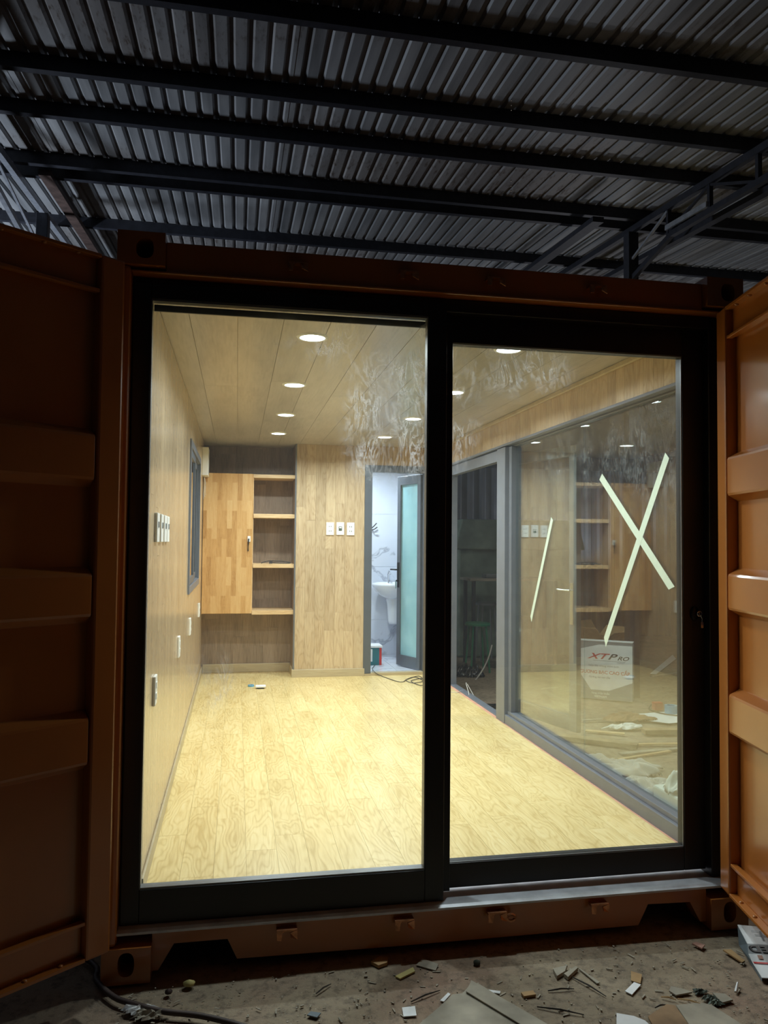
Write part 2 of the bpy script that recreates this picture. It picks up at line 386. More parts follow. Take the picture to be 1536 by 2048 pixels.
def truss(x, ys, label, m_up, m_low, side):
    t = thing('roof_truss', label, 'truss', (x, ys, 0))
    zt = lambda y: RZ(y)-0.165
    build(MB().bar((x, 1.9, zt(1.9)), (x, 7.8, zt(7.8)), 0.05, 0.06), 'top_chord', m_up, t)
    build(MB().bar((x, 1.9, zt(1.9)-0.24), (x, 3.6, zt(3.6)-0.27), 0.05, 0.05), 'bottom_chord', m_low, t)
    build(MB().bar((x, 3.6, zt(3.6)-0.27), (x, ys, 4.18), 0.04, 0.05), 'bottom_chord', m_low, t)
    build(MB().box(x-0.055, x+0.055, ys-0.055, ys+0.055, 0.0, zt(ys)-0.03), 'column', m_up if side > 0 else M['steel'], t, bevel=0.006)
    for y in (2.4, 3.02, 3.66): build(MB().bar((x, y, zt(y)-0.03), (x, y, zt(y)-0.26), 0.035, 0.035), 'post', M['steel'] if side > 0 else M['rust'], t)
    for a, b in ((2.4, 3.02), (3.66, 3.02)): build(MB().bar((x, a, zt(a)-0.24), (x, b, zt(b)-0.03), 0.022, 0.022), 'brace', m_low, t)
    build(MB().bar((x-0.01, 3.66, zt(3.66)-0.04), (x-0.01, ys, 4.36), 0.022, 0.022), 'brace', M['silver'], t)
    build(MB().bar((x-0.03, 3.66, zt(3.66)-0.20), (x-0.03, 3.02, zt(3.02)-0.20), 0.02, 0.045), 'tie', M['silver'], t)
    return t
truss(4.30, 4.36, 'dark steel roof truss and column beyond the right-hand end of the container', M['steel'], M['steel'], 1)
truss(-1.52, 5.3, 'silver and brown steel roof truss above the dark open container door', M['silver'], M['silver'], -1)
for (x0, y0, x1, y1, wd, lab) in ((3.72, 3.9, 3.80, 9.5, 0.11, 'broad dark rafter under the roof between column and container top'), (-1.28, 4.3, -1.28, 9.5, 0.10, 'brownish rafter beside the silver truss'), (4.75, 1.0, 4.75, 9.5, 0.08, 'faint dark rafter beyond the steel column')):
    dz = -0.25 if x0 > 3 else -0.14
    tag(build(MB().bar((x0, y0, RZ(y0)+dz), (x1, y1, RZ(y1)+dz), wd, 0.05), 'rafter', M['rust'] if x0 < 0 else M['steel']), lab, 'beam')
tag(build(MB().tube([(-1.0, 4.4, 3.25), (-0.4, 3.7, 3.0), (0.02, 3.1, 2.70), (0.03, 3.0, 2.62)], 0.004, 5), 'wire', M['wirewhite']), 'thin pale wire running down to the container corner', 'cable')

# ================================================================== CONTAINER SHELL
L, W, H = 6.058, 2.438, 2.591
box_ = thing('shipping_container', 'orange brown steel shipping container converted into a lit room', 'container', (0, 0, 0))
def casting(x0, z0, hole, parent):
    """front plate with an oval hole over a hollow box"""
    x1, z1, y0, y1 = x0+0.162, z0+0.118, 0.0, 0.178
    cx, cz = x0+0.081+hole[0], z0+0.059+hole[1]; rw, rh = hole[2], hole[3]
    ang = sorted(set([2*math.pi*k/28 for k in range(28)] + [math.atan2(z-cz, x-cx) % (2*math.pi) for x in (x0, x1) for z in (z0, z1)]))
    outer, inner = [], []
    for a in ang:
        c, s_ = math.cos(a), math.sin(a); t = 1e9
        if abs(c) > 1e-9: t = min(t, ((x1 if c > 0 else x0)-cx)/c)
        if abs(s_) > 1e-9: t = min(t, ((z1 if s_ > 0 else z0)-cz)/s_)
        outer.append((cx+c*t, y0, cz+s_*t))
        q = (abs(c/rw)**2.6+abs(s_/rh)**2.6)**(-1/2.6); inner.append((cx+c*q, y0, cz+s_*q))
    n = len(ang); mb = MB(); back = [(p[0], y0+0.09, p[2]) for p in inner]
    mb.add(outer+inner+back, [(i, (i+1) % n, n+(i+1) % n, n+i) for i in range(n)] + [(n+i, n+(i+1) % n, 2*n+(i+1) % n, 2*n+i) for i in range(n)])
    o2 = [(p[0], y1, p[2]) for p in outer]
    mb.add(outer+o2, [((i+1) % n, i, n+i, n+(i+1) % n) for i in range(n)] + [tuple(n+i for i in range(n))[::-1]])
    o = build(mb, 'corner_casting', M['paint'], parent)
    build(MB().add(back, [tuple(range(n))]), 'casting_hole', M['dark'], o)
    return o
for x0 in (0.0, W-0.162):
    casting(x0, 0.0, (0, 0.006, 0.027, 0.040), box_); casting(x0, H-0.118, (0.012, 0, 0.030, 0.036), box_)
    for z0 in (0.0, H-0.118): build(MB().box(x0, x0+0.162, L-0.178, L, z0, z0+0.118), 'corner_casting', M['paint'], box_, bevel=0.012)
build(MB().box(0.0, 0.046, 0.01, 0.17, 0.118, H-0.118), 'corner_post', M['paint'], box_, bevel=0.014)
build(MB().box(W-0.046, W, 0.01, 0.17, 0.118, H-0.118), 'corner_post', M['paint'], box_, bevel=0.014)
for x0 in (0.0, W-0.09): build(MB().box(x0, x0+0.09, L-0.1, L-0.01, 0.118, H-0.118), 'corner_post', M['paint'], box_, bevel=0.01)
hd = MB().box(0.162, W-0.162, 0.035, 0.17, 2.46, 2.572); hd.box(0.046, W-0.046, 0.02, 0.17, 2.452, 2.4605)
build(hd, 'header_beam', M['paint'], box_, bevel=0.004)
# sill beam with the two fork notches
def sill_poly():
    return [(0.162, 0.02), (0.184, 0.02), (0.236, 0.107), (0.418, 0.107), (0.452, 0.036), (1.0, 0.030), (1.985, 0.028), (2.026, 0.105), (2.206, 0.100), (2.25, 0.02), (2.276, 0.02), (2.276, 0.152), (0.162, 0.152)]
pl = [(x, 0.035, z) for x, z in sill_poly()]
import itertools
from mathutils.geometry import tessellate_polygon
def flat_prism(poly, vec):
    tris = tessellate_polygon([[Vector(p) for p in poly]]); n = len(poly); mb = MB(); v = Vector(vec)
    vs = [Vector(p) for p in poly]+[Vector(p)+v for p in poly]; fs = []
    nrm = sum(((vs[i]-vs[0]).cross(vs[(i+1) % n]-vs[0]) for i in range(1, n-1)), Vector()); flip = nrm.dot(v) > 0
    for t in tris:
        a, b, c = t; m = (vs[b]-vs[a]).cross(vs[c]-vs[a])
        if m.dot(v) > 0: a, b, c = a, c, b
        fs += [(a, b, c), (n+a, n+c, n+b)]
    for i in range(n):
        j = (i+1) % n; fs.append((i, j, n+j, n+i) if flip is False and False else ((j, i, n+i, n+j) if not flip else (i, j, n+j, n+i)))
    return mb.add(vs, fs)
build(flat_prism(pl, (0, 0.06, 0)), 'sill_beam', M['paint'], box_)
box('floor_frame', M['dark'], 0.17, W-0.17, 0.16, 0.22, 0.04, 0.15, box_)
def side_wall(x, segs):
    """outer corrugated skin of the container, built in vertical folds"""
    mb = MB(); s = 1 if x < 1 else -1
    for (y0, y1, z0, z1) in segs:
        n = max(1, int(round((y1-y0)/0.278))); p = (y1-y0)/n; prof = []
        for k in range(n):
            y = y0+k*p; prof += [(y, 0), (y+p*.26, 0), (y+p*.5, .03), (y+p*.76, .03)]
        prof.append((y1, 0)); b = len(mb.v)
        for (y, d) in prof: mb.v += [(x+s*d, y, z0), (x+s*d, y, z1)]
        mb.f += [(b+2*i, b+2*i+2, b+2*i+3, b+2*i+1) for i in range(len(prof)-1)]
    return mb
build(side_wall(0.012, [(0.17, 2.60, 0.15, 2.5), (4.12, L-0.1, 0.15, 2.5), (2.60, 4.12, 0.15, 1.1), (2.60, 4.12, 2.2, 2.5)]), 'side_skin', M['paint'], box_)
build(side_wall(W-0.006, [(0.17, 0.33, 0.15, 2.5), (4.22, L-0.1, 0.15, 2.5), (0.33, 4.22, 2.27, 2.5)]), 'side_skin', M['paint'], box_)
box('top_rail', M['paint'], 0, 0.06, 0.17, L-0.1, 2.5, 2.57, box_); box('top_rail', M['paint'], W-0.06, W, 0.17, L-0.1, 2.5, 2.57, box_)
box('bottom_rail', M['paint'], 0.0, 0.05, 0.17, L-0.1, 0.03, 0.16, box_); box('bottom_rail', M['paint'], W-0.05, W, 0.17, L-0.1, 0.03, 0.16, box_)
box('roof_panel', M['paint'], 0.03, W-0.03, 0.17, L-0.05, 2.555, 2.567, box_)
box('end_wall', M['paint'], 0.09, W-0.09, L-0.04, L-0.02, 0.1, 2.55, box_)
def keeper(x, z, y, loop=False):
    mb = MB()
    mb.add([(x-0.036, y, z+0.012), (x-0.012, y, z+0.012), (x-0.012, y-0.03, z+0.014), (x-0.036, y-0.03, z+0.014)], [(0, 1, 2, 3)])
    mb.add([(x-0.036, y-0.001, z+0.016), (x+0.036, y-0.001, z+0.016), (x+0.036, y-0.03, z+0.018), (x-0.036, y-0.03, z+0.018)], [(0, 1, 2, 3)])
    mb.add([(x-0.036, y-0.03, z+0.018), (x-0.014, y-0.03, z+0.018), (x-0.020, y-0.034, z-0.014), (x-0.034, y-0.030, z-0.014)], [(0, 1, 2, 3)])
    mb.add([(x+0.036, y-0.03, z+0.018), (x+0.010, y-0.03, z+0.010), (x+0.012, y-0.036, z-0.004), (x+0.036, y-0.032, z-0.014)], [(3, 2, 1, 0)])
    if loop:
        mb.tube([(x+0.036+0.016*(1-math.cos(t)), y-0.03, z-0.002+0.012*math.sin(t)) for t in [k*math.pi/6 for k in range(13)]], 0.003, 5)
    return build(mb, 'lock_keeper', M['copper'], box_, solid=0.005)
for i, x in enumerate((0.624, 1.049, 1.402, 1.811)): keeper(x, 0.115, 0.035, i == 2)
for x in (0.631, 1.046, 1.388, 1.807): keeper(x, 2.505, 0.035)

# ------------------------------------------------------------------ the two open container leaves
def leaf(hx, hy, ang, label, flip):
    """local x runs from the hinge to the free edge, local -y*flip is the inner face"""
    t = thing('container_door', label, 'door', (hx, hy, 0.17), ang)
    s = flip; Wd, Hd = 1.16, 2.27; D = 0.062
    def bx(name, x0, x1, d0, d1, z0, z1, bev=0.004):
        a, b = sorted((s*d0, s*d1)); return build(MB().box(x0, x1, a, b, z0, z1), name, M['paint'], t, local=True, bevel=bev)
    # d = 0 inner face, positive going outward
    bx('stile', 0, 0.085, 0, D, 0, Hd, 0.008); bx('stile', Wd-0.085, Wd, 0, D, 0, Hd, 0.008)
    bx('rail', 0.085, Wd-0.085, 0.030, D, 0, 0.115); bx('rail', 0.085, Wd-0.085, 0.030, D, Hd-0.12, Hd)
    bx('gasket_ledge', 0.085, Wd-0.085, 0.0, 0.030, 0.0, 0.012, 0.002); bx('gasket_ledge', 0.085, Wd-0.085, 0.006, 0.030, 0.112, 0.124, 0.002); bx('gasket_ledge', 0.085, Wd-0.085, 0.006, 0.030, Hd-0.126, Hd-0.114, 0.002)
    bx('gasket_ledge', 0.085, Wd-0.085, 0.0, 0.030, Hd-0.012, Hd, 0.002)
    # panel pressed with three broad horizontal ribs
    prof = [(0.115, 0.045)]
    for z0, z1 in ((0.62, 0.765), (1.09, 1.225), (1.53, 1.675)):
        prof += [(z0-0.022, 0.045), (z0, 0.006), (z0+0.008, 0.003), (z1-0.008, 0.003), (z1, 0.006), (z1+0.022, 0.045)]
    prof.append((Hd-0.115, 0.045)); mb = MB()
    xa, xb = 0.11, Wd-0.11
    xs = [(0.083, 1.0), (0.087, 0.4), (0.094, 0.0), (0.11, 0.0), (Wd-0.11, 0.0), (Wd-0.087, 0.4), (Wd-0.083, 1.0)]
    for (x, k) in xs:
        for (z, d) in prof: mb.v.append((x, s*(d+(0.045-d)*k*0.8), z))
    n = len(prof)
    for i in range(len(xs)-1):
        for j in range(n-1):
            q = (i*n+j, (i+1)*n+j, (i+1)*n+j+1, i*n+j+1); mb.f.append(q if flip > 0 else q[::-1])
    build(mb, 'ribbed_panel', M['paint'], t, local=True, bevel=0.006, solid=0.003)
    for x in (0.16, 0.27, 0.40, 0.55):
        for z, top in ((0.012, 1), (Hd-0.012, -1)):
            b = MB().lathe([(0.0, 0.006*top), (0.006, 0.005*top), (0.009, 0.001*top), (0.009, 0)], (x, s*0.014, z), 10); build(b, 'rivet', M['paint'], t, local=True, smooth=True)
    for z in (0.35, 0.95, 1.55, 2.05):
        build(MB().tube([(-0.012, s*0.05, z-0.05), (-0.012, s*0.05, z+0.05)], 0.012, 10), 'hinge', M['paint'], t, local=True)
    return t
leaf(2.308, -0.008, math.radians(180+78), 'brightly lit orange container door standing open, showing horizontal ribs', 1)
leaf(0.046, -0.115, math.radians(180+38), 'dark unlit container door standing open at the shaded edge', -1)

# ================================================================== FRONT GLAZING (door_1)
d1 = bpy.data.objects.new('door_1', None); C.objects.link(d1); d1.location = (0.05, 0.06, 0.17); struct(d1, 'black framed sliding glass door closing the container front')
of = MB()
of.box(0.046, 0.075, 0.065, 0.20, 0.16, 2.45); of.box(2.335, 2.392, 0.085, 0.20, 0.16, 2.45); of.box(0.075, 2.335, 0.075, 0.20, 2.40, 2.45)
build(of, 'outer_frame', M['black'], d1, bevel=0.003)
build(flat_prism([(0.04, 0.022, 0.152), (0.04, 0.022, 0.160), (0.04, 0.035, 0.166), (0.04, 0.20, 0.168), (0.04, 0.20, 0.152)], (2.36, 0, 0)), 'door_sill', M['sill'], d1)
fx = build(MB().box(0.05, 0.112, 0.06, 0.105, 0.168, 2.43), 'fixed_panel', M['black'], d1, bevel=0.003)
for (x0, x1, z0, z1) in ((1.136, 1.209, 0.168, 2.43), (0.112, 1.136, 0.168, 0.286), (0.112, 1.136, 2.372, 2.43)):
    build(MB().box(x0, x1, 0.06, 0.105, z0, z1), 'fixed_rail', M['black'], d1, bevel=0.003)
build(MB().box(1.209, 1.246, 0.108, 0.128, 0.18, 2.40), 'meeting_stile', M['black'], d1, bevel=0.002)
for (x0, x1, z0, z1) in ((0.112, 0.116, 0.286, 2.372), (1.132, 1.136, 0.286, 2.372), (0.116, 1.132, 0.286, 0.292), (0.116, 1.132, 2.366, 2.372)):
    build(MB().box(x0, x1, 0.064, 0.10, z0, z1), 'glazing_bead', M['bead'], d1)
build(MB().box(0.118, 1.132, 0.098, 0.106, 2.338, 2.362), 'top_track', M['black'], d1)
build(MB().box(0.112, 1.136, 0.080, 0.088, 0.286, 2.372), 'glass_pane', M['glass_f'], d1)
sash = build(MB().box(2.237, 2.332, 0.12, 0.165, 0.185, 2.42), 'sliding_sash', M['black'], d1, bevel=0.003)
for (x0, x1, z0, z1) in ((1.18, 1.246, 0.185, 2.42), (1.246, 2.237, 0.185, 0.278), (1.246, 2.237, 2.291, 2.42)):
    build(MB().box(x0, x1, 0.12, 0.165, z0, z1), 'sash_rail', M['black'], sash, bevel=0.003)
for (x0, x1, z0, z1) in ((2.233, 2.237, 0.278, 2.291), (1.246, 2.237, 0.278, 0.281), (1.246, 2.237, 2.288, 2.291)):
    build(MB().box(x0, x1, 0.124, 0.130, z0, z1), 'glazing_bead', M['bead'], sash)
    build(MB().box(x0, x1, 0.1305, 0.163, z0, z1), 'gasket', M['black'], sash)
build(MB().box(1.246, 2.237, 0.140, 0.148, 0.278, 2.291), 'glass_pane', M['glass_f'], sash)
lk = MB(); lk.lathe([(0.0, 0.0), (0.012, 0.0), (0.022, 0.004), (0.022, 0.008), (0, 0.008)], (0, 0, 0), 20)
lkv = [(2.285+x*0.8, 0.12-z, 1.225+y*1.3) for x, y, z in lk.v]; lk.v = lkv
build(lk, 'lock_rose', M['darkhw'], sash, smooth=True)
ky = MB().box(2.289, 2.292, 0.09, 0.112, 1.220, 1.232); ky.tube([(2.29+0.010*math.cos(t), 0.089, 1.226+0.010*math.sin(t)) for t in [k*math.pi/5 for k in range(11)]], 0.0022, 5)
ky.tube([(2.292, 0.086, 1.220), (2.300, 0.086, 1.205), (2.299, 0.087, 1.190)], 0.0018, 5); ky.box(2.294, 2.305, 0.085, 0.088, 1.168, 1.192)
build(ky, 'key', M['chrome'], sash)

# ================================================================== INTERIOR ROOM
FZ, CZ, XL, XR, YB, YN = 0.20, 2.45, 0.10, 2.37, 4.73, 5.10
def planks_y(parent, mat, x0, x1, y0, y1, z0, z1, wd, ln, name='plank', gap=0.0004, stag=None):
    x = x0; k = 0
    while x < x1-0.01:
        xe = min(x+wd, x1); y = y0-ln*((k*0.37) % 1.0 if stag is None else stag[k % len(stag)])
        while y < y1:
            a, b = max(y, y0), min(y+ln, y1)
            if b-a > 0.02: piece(name, mat, x+gap, xe-gap, a+gap, b-gap, z0, z1+rnd.uniform(-.0004, 0), parent)
            y += ln
        x = xe; k += 1
fl = box('floor', M['primer'], XL-0.02, XR+0.0, 0.205, YB+0.06, 0.16, 0.192); struct(fl, 'pale oak laminate floor of the container room')
box('edge_sealant', M['primer'], XR-0.024, XR+0.004, 0.206, YB, 0.192, FZ-0.001, fl)
planks_y(fl, M['floor_w'], XL+0.002, XR-0.025, 0.206, YB, 0.192, FZ, 0.128, 0.81, stag=(0.27, 0.83, 0.05, 0.55, 0.36, 0.9))
for k in range(3): pass
box('niche_floor', M['floor_w'], XL, 0.978, YB, YN, 0.19, FZ, fl)
cl = box('ceiling_interior', M['ceil_w'], XL-0.02, XR+0.03, 0.205, 5.98, CZ+0.006, CZ+0.05); cl.name = 'ceiling_panelling'; struct(cl, 'beige laminate panel ceiling with downlights')
edges = [0.10, 0.215, 0.415, 0.61, 0.81, 1.01, 1.205, 1.405, 1.605, 1.805, 2.005, 2.205, 2.36]
for i in range(12):
    cuts = [0.206, (3.13, 1.5, 2.3, 3.9)[i % 4], 4.9, 5.97] if i % 2 == 0 else [0.206, 1.8+0.2*(i % 3), 4.3, 5.97]
    for a, b in zip(cuts, cuts[1:]): piece('panel', M['ceil_w'], edges[i]+0.0012, edges[i+1]-0.0012, a+0.001, b-0.001, CZ, CZ+0.006, cl)
def planks_wall(parent, mat, u0, u1, z0, z1, fn, wd=0.0935, seed=1, lens=(0.38, 0.62, 0.95)):
    r = random.Random(seed); u = u0; gap = 0.0006
    while u < u1-0.004:
        ue = min(u+wd, u1); z = z0-r.uniform(0, 0.5)
        while z < z1:
            ln = r.choice(lens)*r.uniform(0.8, 1.15); a, b = max(z, z0), min(z+ln, z1)
            if b-a > 0.004: fn(parent, mat, u+gap, ue-gap, a+gap, b-gap)
            z += ln
        u = ue
# left wall, around its window
WY0, WY1, WZ0, WZ1 = 2.68, 4.02, 1.155, 2.185
wl = build(MB().box(0.035, 0.094, 0.205, WY0, 0.16, 2.46).box(0.035, 0.094, WY1, 5.98, 0.16, 2.46).box(0.035, 0.094, WY0, WY1, 0.16, WZ0).box(0.035, 0.094, WY0, WY1, WZ1, 2.46), 'wall_left', M['wall_v']); struct(wl, 'oak laminate wall with a small grey window and sockets')
fnL = lambda p, m, a, b, c, d: piece('plank', m, 0.094, XL, a, b, c, d, p)
planks_wall(wl, M['wall_v'], 0.206, WY0, FZ, CZ, fnL, seed=3, lens=(0.9, 1.3)); planks_wall(wl, M['wall_v'], WY0, WY1, FZ, WZ0, fnL, seed=4); planks_wall(wl, M['wall_v'], WY0, WY1, WZ1, CZ, fnL, seed=5); planks_wall(wl, M['wall_v'], WY1, YN, FZ, CZ, fnL, seed=6)
# right wall: header over the glazing, solid by the bathroom
wr = build(MB().box(2.376, 2.43, 0.205, 4.24, 2.236, 2.46).box(2.376, 2.43, 4.24, 5.98, 0.16, 2.46).box(2.376, 2.43, 0.205, 0.325, 0.16, 2.236), 'wall_right', M['wall_v']); struct(wr, 'oak laminate wall strip above the side glazing')
fnR = lambda p, m, a, b, c, d: piece('plank', m, XR, 2.376, a, b, c, d, p)
planks_wall(wr, M['wall_v'], 0.206, 4.24, 2.236, CZ, fnR, seed=8, lens=(2.0,)); planks_wall(wr, M['wall_v'], 4.24, YB, FZ, CZ, fnR, seed=9); planks_wall(wr, M['wall_v'], 0.206, 0.325, FZ, 2.236, fnR, seed=10)
box('cornice', M['base_w'], XR-0.018, XR, 0.206, YB, CZ-0.03, CZ, wr, bevel=0.006)
# back wall: door opening 1.654..2.31
DX0, DX1, DZ = 1.654, 2.31, 2.263
wb = build(MB().box(0.978, DX0, YB+0.006, YB+0.07, 0.16, 2.46).box(DX0, DX1, YB+0.006, YB+0.07, DZ, 2.46).box(DX1, 2.376, YB+0.006, YB+0.07, 0.16, 2.46).box(0.978, 1.03, YB+0.07, YN+0.05, 0.16, 2.46), 'wall_back', M['wall_v']); struct(wb, 'oak laminate end wall beside the bathroom door')
fnB = lambda p, m, a, b, c, d: piece('plank', m, a, b, YB, YB+0.006, c, d, p)
planks_wall(wb, M['wall_v'], 0.982, DX0, FZ, CZ, fnB, wd=0.096, seed=21, lens=(0.55, 0.8, 1.0)); planks_wall(wb, M['wall_v'], DX0, DX1, DZ, CZ, fnB, seed=22); planks_wall(wb, M['wall_v'], DX1, XR, FZ, CZ, fnB, seed=23)
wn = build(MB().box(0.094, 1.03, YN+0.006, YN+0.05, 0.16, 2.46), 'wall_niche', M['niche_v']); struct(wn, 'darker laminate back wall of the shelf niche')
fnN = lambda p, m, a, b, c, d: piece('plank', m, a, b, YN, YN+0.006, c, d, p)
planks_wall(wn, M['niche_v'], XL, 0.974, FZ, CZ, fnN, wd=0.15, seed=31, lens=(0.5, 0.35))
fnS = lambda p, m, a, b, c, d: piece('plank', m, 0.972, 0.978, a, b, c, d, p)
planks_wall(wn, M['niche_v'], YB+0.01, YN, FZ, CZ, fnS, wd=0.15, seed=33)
tr = box('trim_1', M['bead'], 0.971, 0.985, YB-0.004, YB+0.008, FZ+0.07, CZ); struct(tr, 'slim metal corner trim on the niche edge')
# skirtings
for nm, a in (('baseboard_left', (XL, XL+0.011, 0.206, YN, FZ, FZ+0.065)), ('baseboard_back', (0.960, 1.668, YB-0.013, YB, FZ-0.003, FZ+0.075)), ('baseboard_niche', (XL+0.011, 0.972, YN-0.012, YN, FZ, FZ+0.085)), ('baseboard_side', (0.960, 0.972, YB, YN-0.012, FZ, FZ+0.08))):
    struct(box(nm, M['base_w'], *a, bevel=0.004), 'pale laminate skirting board')
struct(box('trim_2', M['base_w'], 1.668, 2.31, YB-0.012, YB+0.07, FZ-0.002, FZ+0.028, bevel=0.003), 'low laminate threshold under the bathroom door')
# left window
w1 = bpy.data.objects.new('window_1', None); C.objects.link(w1); w1.location = (XL, (WY0+WY1)/2, WZ0); struct(w1, 'grey aluminium sliding window in the oak wall')
def frame_yz(name, x0, x1, y0, y1, z0, z1, t, mat, parent):
    mb = MB().box(x0, x1, y0, y0+t, z0, z1).box(x0, x1, y1-t, y1, z0, z1).box(x0, x1, y0+t, y1-t, z0, z0+t).box(x0, x1, y0+t, y1-t, z1-t, z1)
    return build(mb, name, mat, parent, bevel=0.002)
frame_yz('casing', 0.098, 0.112, WY0-0.02, WY1+0.02, WZ0-0.02, WZ1+0.02, 0.05, M['grey'], w1)
frame_yz('frame', 0.04, 0.098, WY0, WY1, WZ0, WZ1, 0.035, M['grey'], w1)
for (y0, y1, x) in ((WY0+0.035, 3.38, 0.080), (3.32, WY1-0.035, 0.062)):
    s_ = frame_yz('sash', x, x+0.022, y0, y1, WZ0+0.035, WZ1-0.035, 0.05, M['bathgrey'], w1)
    build(MB().box(x+0.008, x+0.013, y0+0.05, y1-0.05, WZ0+0.085, WZ1-0.085), 'glass_pane', M['glass_w'], s_)
# bathroom
ZB = 0.222
wbb = struct(box('wall_bathroom', M['marble'], 0.98, 2.376, 5.955, 5.99, 0.16, 2.46), 'white marble tiled bathroom wall')
for k in range(3):
    for z0, z1 in ((ZB, 0.62), (0.623, 1.222), (1.225, 1.824), (1.827, 2.448)):
        xa = 0.99+0.46*k; piece('tile', M['marble'], xa+0.001, min(xa+0.459, 2.37), 5.949, 5.955, z0, z1, wbb)
wbs = struct(build(MB().box(1.03, 1.06, YB+0.07, 5.955, 0.16, 2.46), 'wall_bathroom_left', M['marble']), 'marble side wall of the bathroom')
struct(build(MB().box(2.345, 2.372, YB+0.07, 5.955, 0.16, 2.46), 'wall_bathroom_right', M['marble']), 'marble side wall behind the wash basin')
fb = struct(box('floor_bathroom', M['marble'], 1.03, 2.372, YB+0.07, 5.955, 0.16, ZB-0.006), 'pale tiled bathroom floor')
for i in range(4):
    for j in range(4): piece('tile', M['marble'], 1.06+0.32*i+.0015, 1.06+0.32*(i+1)-.0015, YB+0.08+0.285*j+.0015, YB+0.08+0.285*(j+1)-.0015, ZB-0.006, ZB, fb)
d3 = bpy.data.objects.new('door_3', None); C.objects.link(d3); d3.location = (DX0, YB, FZ); struct(d3, 'grey framed bathroom door with frosted aqua glass standing ajar')
fr = MB().box(DX0, DX0+0.075, YB-0.012, YB+0.075, FZ+0.018, DZ).box(DX1-0.055, DX1, YB-0.012, YB+0.075, FZ+0.02, DZ).box(DX0+0.075, DX1-0.055, YB-0.012, YB+0.075, DZ-0.07, DZ)
build(fr, 'frame', M['bathgrey'], d3, bevel=0.003)
hp = Vector((2.252, 4.80, 0)); fe = Vector((2.092, 5.17, 0)); dv = (fe-hp); LW = dv.length; ang = math.atan2(dv.y, dv.x)
lf = bpy.data.objects.new('door_leaf', None); C.objects.link(lf); lf.parent = d3; lf.location = (hp.x-DX0, hp.y-YB, 0.035); lf.rotation_euler = (0, 0, ang)
LH = 1.955
for (x0, x1, z0, z1) in ((0, 0.055, 0, LH), (LW-0.055, LW, 0, LH), (0.055, LW-0.055, 0, 0.11), (0.055, LW-0.055, LH-0.09, LH)):
    build(MB().box(x0, x1, -0.02, 0.02, z0, z1), 'leaf_rail', M['bathgrey'], lf, local=True, bevel=0.002)
build(MB().box(0.055, LW-0.055, -0.004, 0.004, 0.11, LH-0.09), 'frosted_pane', M['frost'], lf, local=True)
hb = MB().box(LW-0.042, LW-0.014, 0.02, 0.030, 0.80, 1.06); hb.tube([(LW-0.028, 0.03, 0.985), (LW-0.028, 0.062, 0.985)], 0.008, 8); hb.tube([(LW-0.028, 0.062, 0.985), (LW+0.055, 0.062, 0.985)], 0.008, 8)
hb.tube([(LW-0.028, 0.03, 0.87), (LW-0.028, 0.045, 0.87)], 0.01, 8)
hb2 = MB(); hb2.v = [(x, -y, z) for x, y, z in hb.v]; hb2.f = [f[::-1] for f in hb.f]
build(hb, 'lever_handle', M['darkhw'], lf, local=True); build(hb2, 'lever_handle', M['darkhw'], lf, local=True)
build(MB().box(LW-0.03, LW-0.027, 0.045, 0.06, 0.79, 0.875).box(LW-0.032, LW-0.025, -0.075, -0.045, 0.83, 0.876), 'key', M['chrome'], lf, local=True)
# basin
bs = thing('wash_basin', 'white ceramic wash basin on a half pedestal against the marble wall', 'basin', (2.13, 5.949, 0.57))
pr = [(0.0, -0.15), (0.05, -0.15), (0.12, -0.11), (0.19, -0.05), (0.215, 0.0), (0.215, 0.03), (0.19, 0.032), (0.17, 0.01), (0.10, -0.06), (0.0, -0.075)]
build(MB().lathe(pr, (2.13, 5.745, 1.02), 32, sy=0.9), 'bowl', M['ceramic'], bs, smooth=True)
build(MB().lathe([(0.0, -0.32), (0.055, -0.32), (0.062, -0.28), (0.075, -0.10), (0.09, 0.0)], (2.18, 5.86, 0.90), 24), 'half_pedestal', M['ceramic'], bs, smooth=True)
build(MB().tube([(2.13, 5.91, 1.04), (2.13, 5.91, 1.14), (2.13, 5.87, 1.17), (2.13, 5.81, 1.15)], 0.011, 8), 'tap', M['chrome'], bs, smooth=True)
tag(build(MB().tube([(1.93, 5.95, 1.66), (1.95, 5.90, 1.68), (1.985, 5.89, 1.72)], 0.006, 6).tube([(1.93, 5.95, 1.64), (1.96, 5.90, 1.65), (1.99, 5.88, 1.675)], 0.006, 6), 'wire_stub', M['wire']), 'short dark wire ends poking out of the marble wall', 'cable')
bb = thing('tool_carton', 'small teal and white carton on the bathroom floor', 'box', (1.84, 5.3, ZB))
build(MB().box(1.72, 1.905, 5.215, 5.40, ZB, 0.405), 'body', M['teal'], bb); build(MB().box(1.905, 1.93, 5.215, 5.40, ZB, 0.405), 'side_label', M['red'], bb)
build(MB().box(1.715, 1.935, 5.20, 5.41, 0.405, 0.425), 'lid', M['paper'], bb); build(MB().box(1.80, 1.83, 5.205, 5.215, ZB+0.04, 0.39), 'stripe', M['paper'], bb)
def wander(p0, p1, n, amp, z, r):
    out = []
    for i in range(n+1):
        t = i/n; out.append((p0[0]+(p1[0]-p0[0])*t+amp*math.sin(7.1*t+r), p0[1]+(p1[1]-p0[1])*t+amp*math.cos(9.3*t+2*r), z))
    return out
cb = MB(); pts = [at(px, py, 2, FZ+0.006) for px, py in ((748, 1350), (765, 1350), (788, 1352), (800, 1364), (815, 1358), (838, 1352), (846, 1362), (826, 1366), (812, 1360), (830, 1354), (850, 1364), (842, 1371), (822, 1362), (845, 1357), (862, 1366), (880, 1372))]
